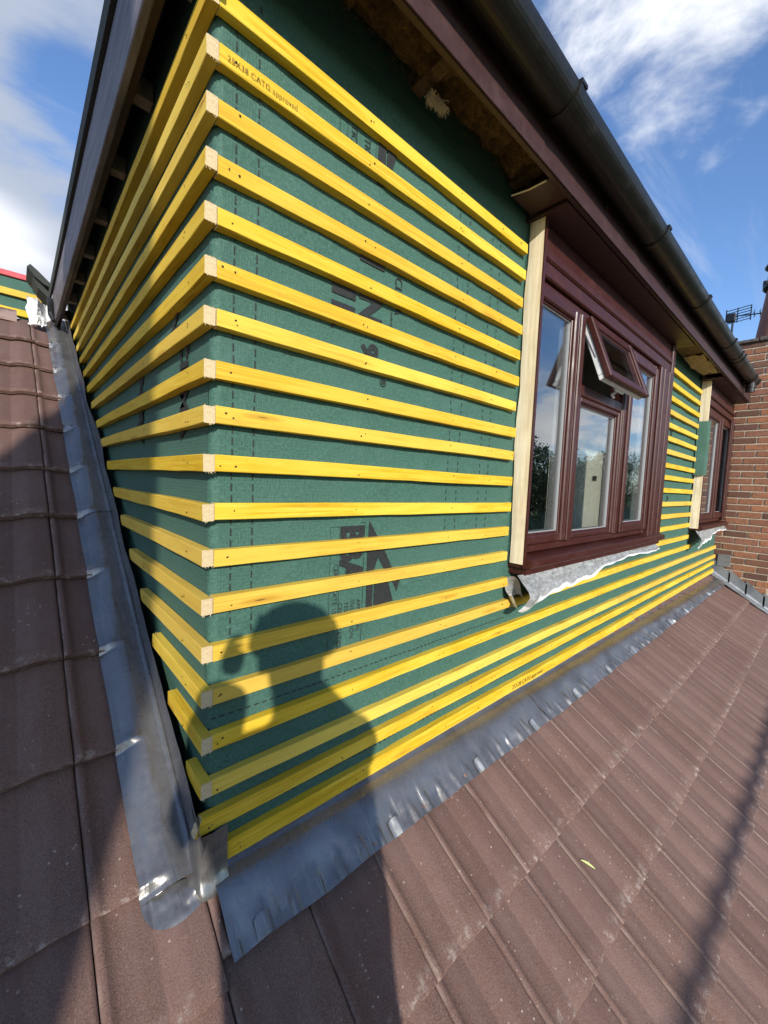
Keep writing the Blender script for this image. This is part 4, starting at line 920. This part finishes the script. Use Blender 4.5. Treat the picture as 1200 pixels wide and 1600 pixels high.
for v in bm.verts:
    if v.co.z < -0.05: v.co.z = -0.05
    v.co = Vector((v.co.x*0.125, v.co.y*0.140, v.co.z*0.105))
cap = MB().add_bm(bm); cap.box(-0.06, 0.06, 0.10, 0.155, -0.006, 0.0, 0, 0.002); hat = cap.build('cap', 'trousers', person, True); hat.location = bp(0.15, -0.01, 1.765); hat.rotation_euler = (0, 0, -0.478)
for s_ in (-1, 1):
    f = MB().box(-0.048, 0.048, -0.08, 0.20, -0.02, 0.085, 0, 0.025).build('boot', 'black_rubber', person, True); f.location = bp(0.20 + 0.14*s_, -0.02 if s_ < 0 else -0.07, 0.06 if s_ < 0 else 0.045); f.rotation_euler = (0.5, 0, -0.478)
ph = MB().box(-0.075, 0.075, -0.0385, 0.0385, -0.004, 0.004, 0, 0.003)
po = ph.build('phone', 'phone_black'); Mp = Matrix((up, rt, fw)).transposed().to_4x4(); Mp.translation = CAM - fw*0.016 - rt*0.0; po.matrix_world = Mp; tag(po, 'black phone held up in the hands of the photographer', 'phone')

# ------------------------------------------------------------------ ground, trees and houses behind (seen in the panes)
gd = link('ground', mesh([(-900, -900, -5.6), (900, -900, -5.6), (900, 900, -5.6), (-900, 900, -5.6)], [(0, 1, 2, 3)]), None, ('grass',)); tag(gd, 'garden lawns far below the roof', kind='structure')
rdw = MB().box(-200, 200, -17.5, -11, -5.6, -5.59).build('road', 'asphalt'); tag(rdw, 'grey street below', kind='structure')
MB_ = MB().box(-0.3, 6.6, -1.55, 9.0, -5.6, -0.9); hw = MB_.build('house_wall', 'brickwork'); tag(hw, 'brick outer walls of the house below the roof', 'wall')
def tree(x, y, h, rx, label, seed):
    rr = random.Random(seed); t = empty('tree', (x, y, -5.6), label, 'tree', 'trees across the street')
    m = MB(); m.tube([(0, 0, 0), (0.05, 0.02, h*0.25), (0.0, 0.1, h*0.55), (0.1, 0, h*0.85)], [0.28, 0.22, 0.14, 0.04], 8)
    for i in range(9):
        a = rr.uniform(0, 2*pi); zb = h*rr.uniform(0.28, 0.6); m.tube([(0, 0, zb), (cos(a)*rx*0.4, sin(a)*rx*0.4, zb+h*0.12), (cos(a)*rx*0.8, sin(a)*rx*0.8, zb+h*0.2)], [0.09, 0.06, 0.02], 6)
    m.build('trunk', 'bark', t)
    V, Fc = [], []; cl = [(Vector((rr.gauss(0, 0.42)*rx, rr.gauss(0, 0.42)*rx, h*rr.uniform(0.38, 0.92))), rr.uniform(0.22, 0.42)*rx) for i in range(34)]
    for c, r in cl:
        taper = 1.0 - 0.5*max(0, (c.z/h - 0.6)/0.4); c = Vector((c.x*taper, c.y*taper, c.z))
        for i in range(150):
            d = Vector((rr.gauss(0, 1), rr.gauss(0, 1), rr.gauss(0, 0.8))).normalized()*r*rr.uniform(0.5, 1.05); p = c + d; u = Vector((rr.gauss(0, 1), rr.gauss(0, 1), rr.gauss(0, 1))).normalized(); w = u.orthogonal().normalized(); s = rr.uniform(0.07, 0.15); k = len(V)
            V += [tuple(p - u*s), tuple(p + w*s*0.6), tuple(p + u*s), tuple(p - w*s*0.6)]; Fc.append((k, k+1, k+2, k+3))
    o = link('crown', mesh(V, Fc), t, ('foliage',)); o['kind'] = 'stuff'
TR = [(17, -14.5, 9.4, 3.0, 'nearest round tree across the street'), (22, -15.5, 10.6, 3.2, 'second tree from the near end of the street row'), (27, -17, 11.4, 3.6, 'tall broad tree in the street row'), (32, -16.5, 10.4, 3.3, 'tree left of the pale house'),
      (38, -18, 11.0, 3.4, 'tree right of the pale house'), (44, -17.5, 10.2, 3.2, 'middle tree farther along the street'), (52, -19, 11.8, 3.8, 'tallest tree farther along the street'), (62, -21, 12.4, 4.2, 'last but one tree along the street'), (74, -22, 13.0, 4.6, 'farthest large tree along the street')]
for i, (x, y, h, rx, lb) in enumerate(TR): tree(x, y, h, rx, lb, 40+i)
hg = grid(260, 10, lambda u, v: (12 + 75*u, -13.2 - 6*u + (1.1+0.3*nz(u*90, v*3))*(v-0.5)*2, -5.6 + (4.6 + 0.7*nz(u*60, 2) + 0.5*nz(u*190, v*5))*sin(pi*v)**0.4), smooth=False)
tag(link('hedge', hg, None, ('foliage',)), 'long dark hedge along the far side of the street', 'hedge')
for i, (x, y, lb) in enumerate([(36, -30, 'pale rendered house between the trees across the street'), (70, -36, 'pale rendered house far down the street')]):
    h = empty('house', (x, y, -5.6), lb, 'house', 'houses across the street')
    MB().box(-5, 5, -4, 4, 0, 5.2).build('wall', 'house_render', h); MB().prism([(-4.5, 5.2), (4.5, 5.2), (0, 7.9)], 'X', -5.3, 5.3).build('roof', 'house_roof', h)
    for xx in (-3, 0, 3):
        for zz in (0.9, 3.3): MB().box(xx-0.7, xx+0.7, 4.001, 4.03, zz, zz+1.2).build('window', 'black_rubber', h)

scn.render.engine = 'CYCLES'
scn.cycles.max_bounces = 8; scn.cycles.transparent_max_bounces = 12; scn.cycles.glossy_bounces = 4
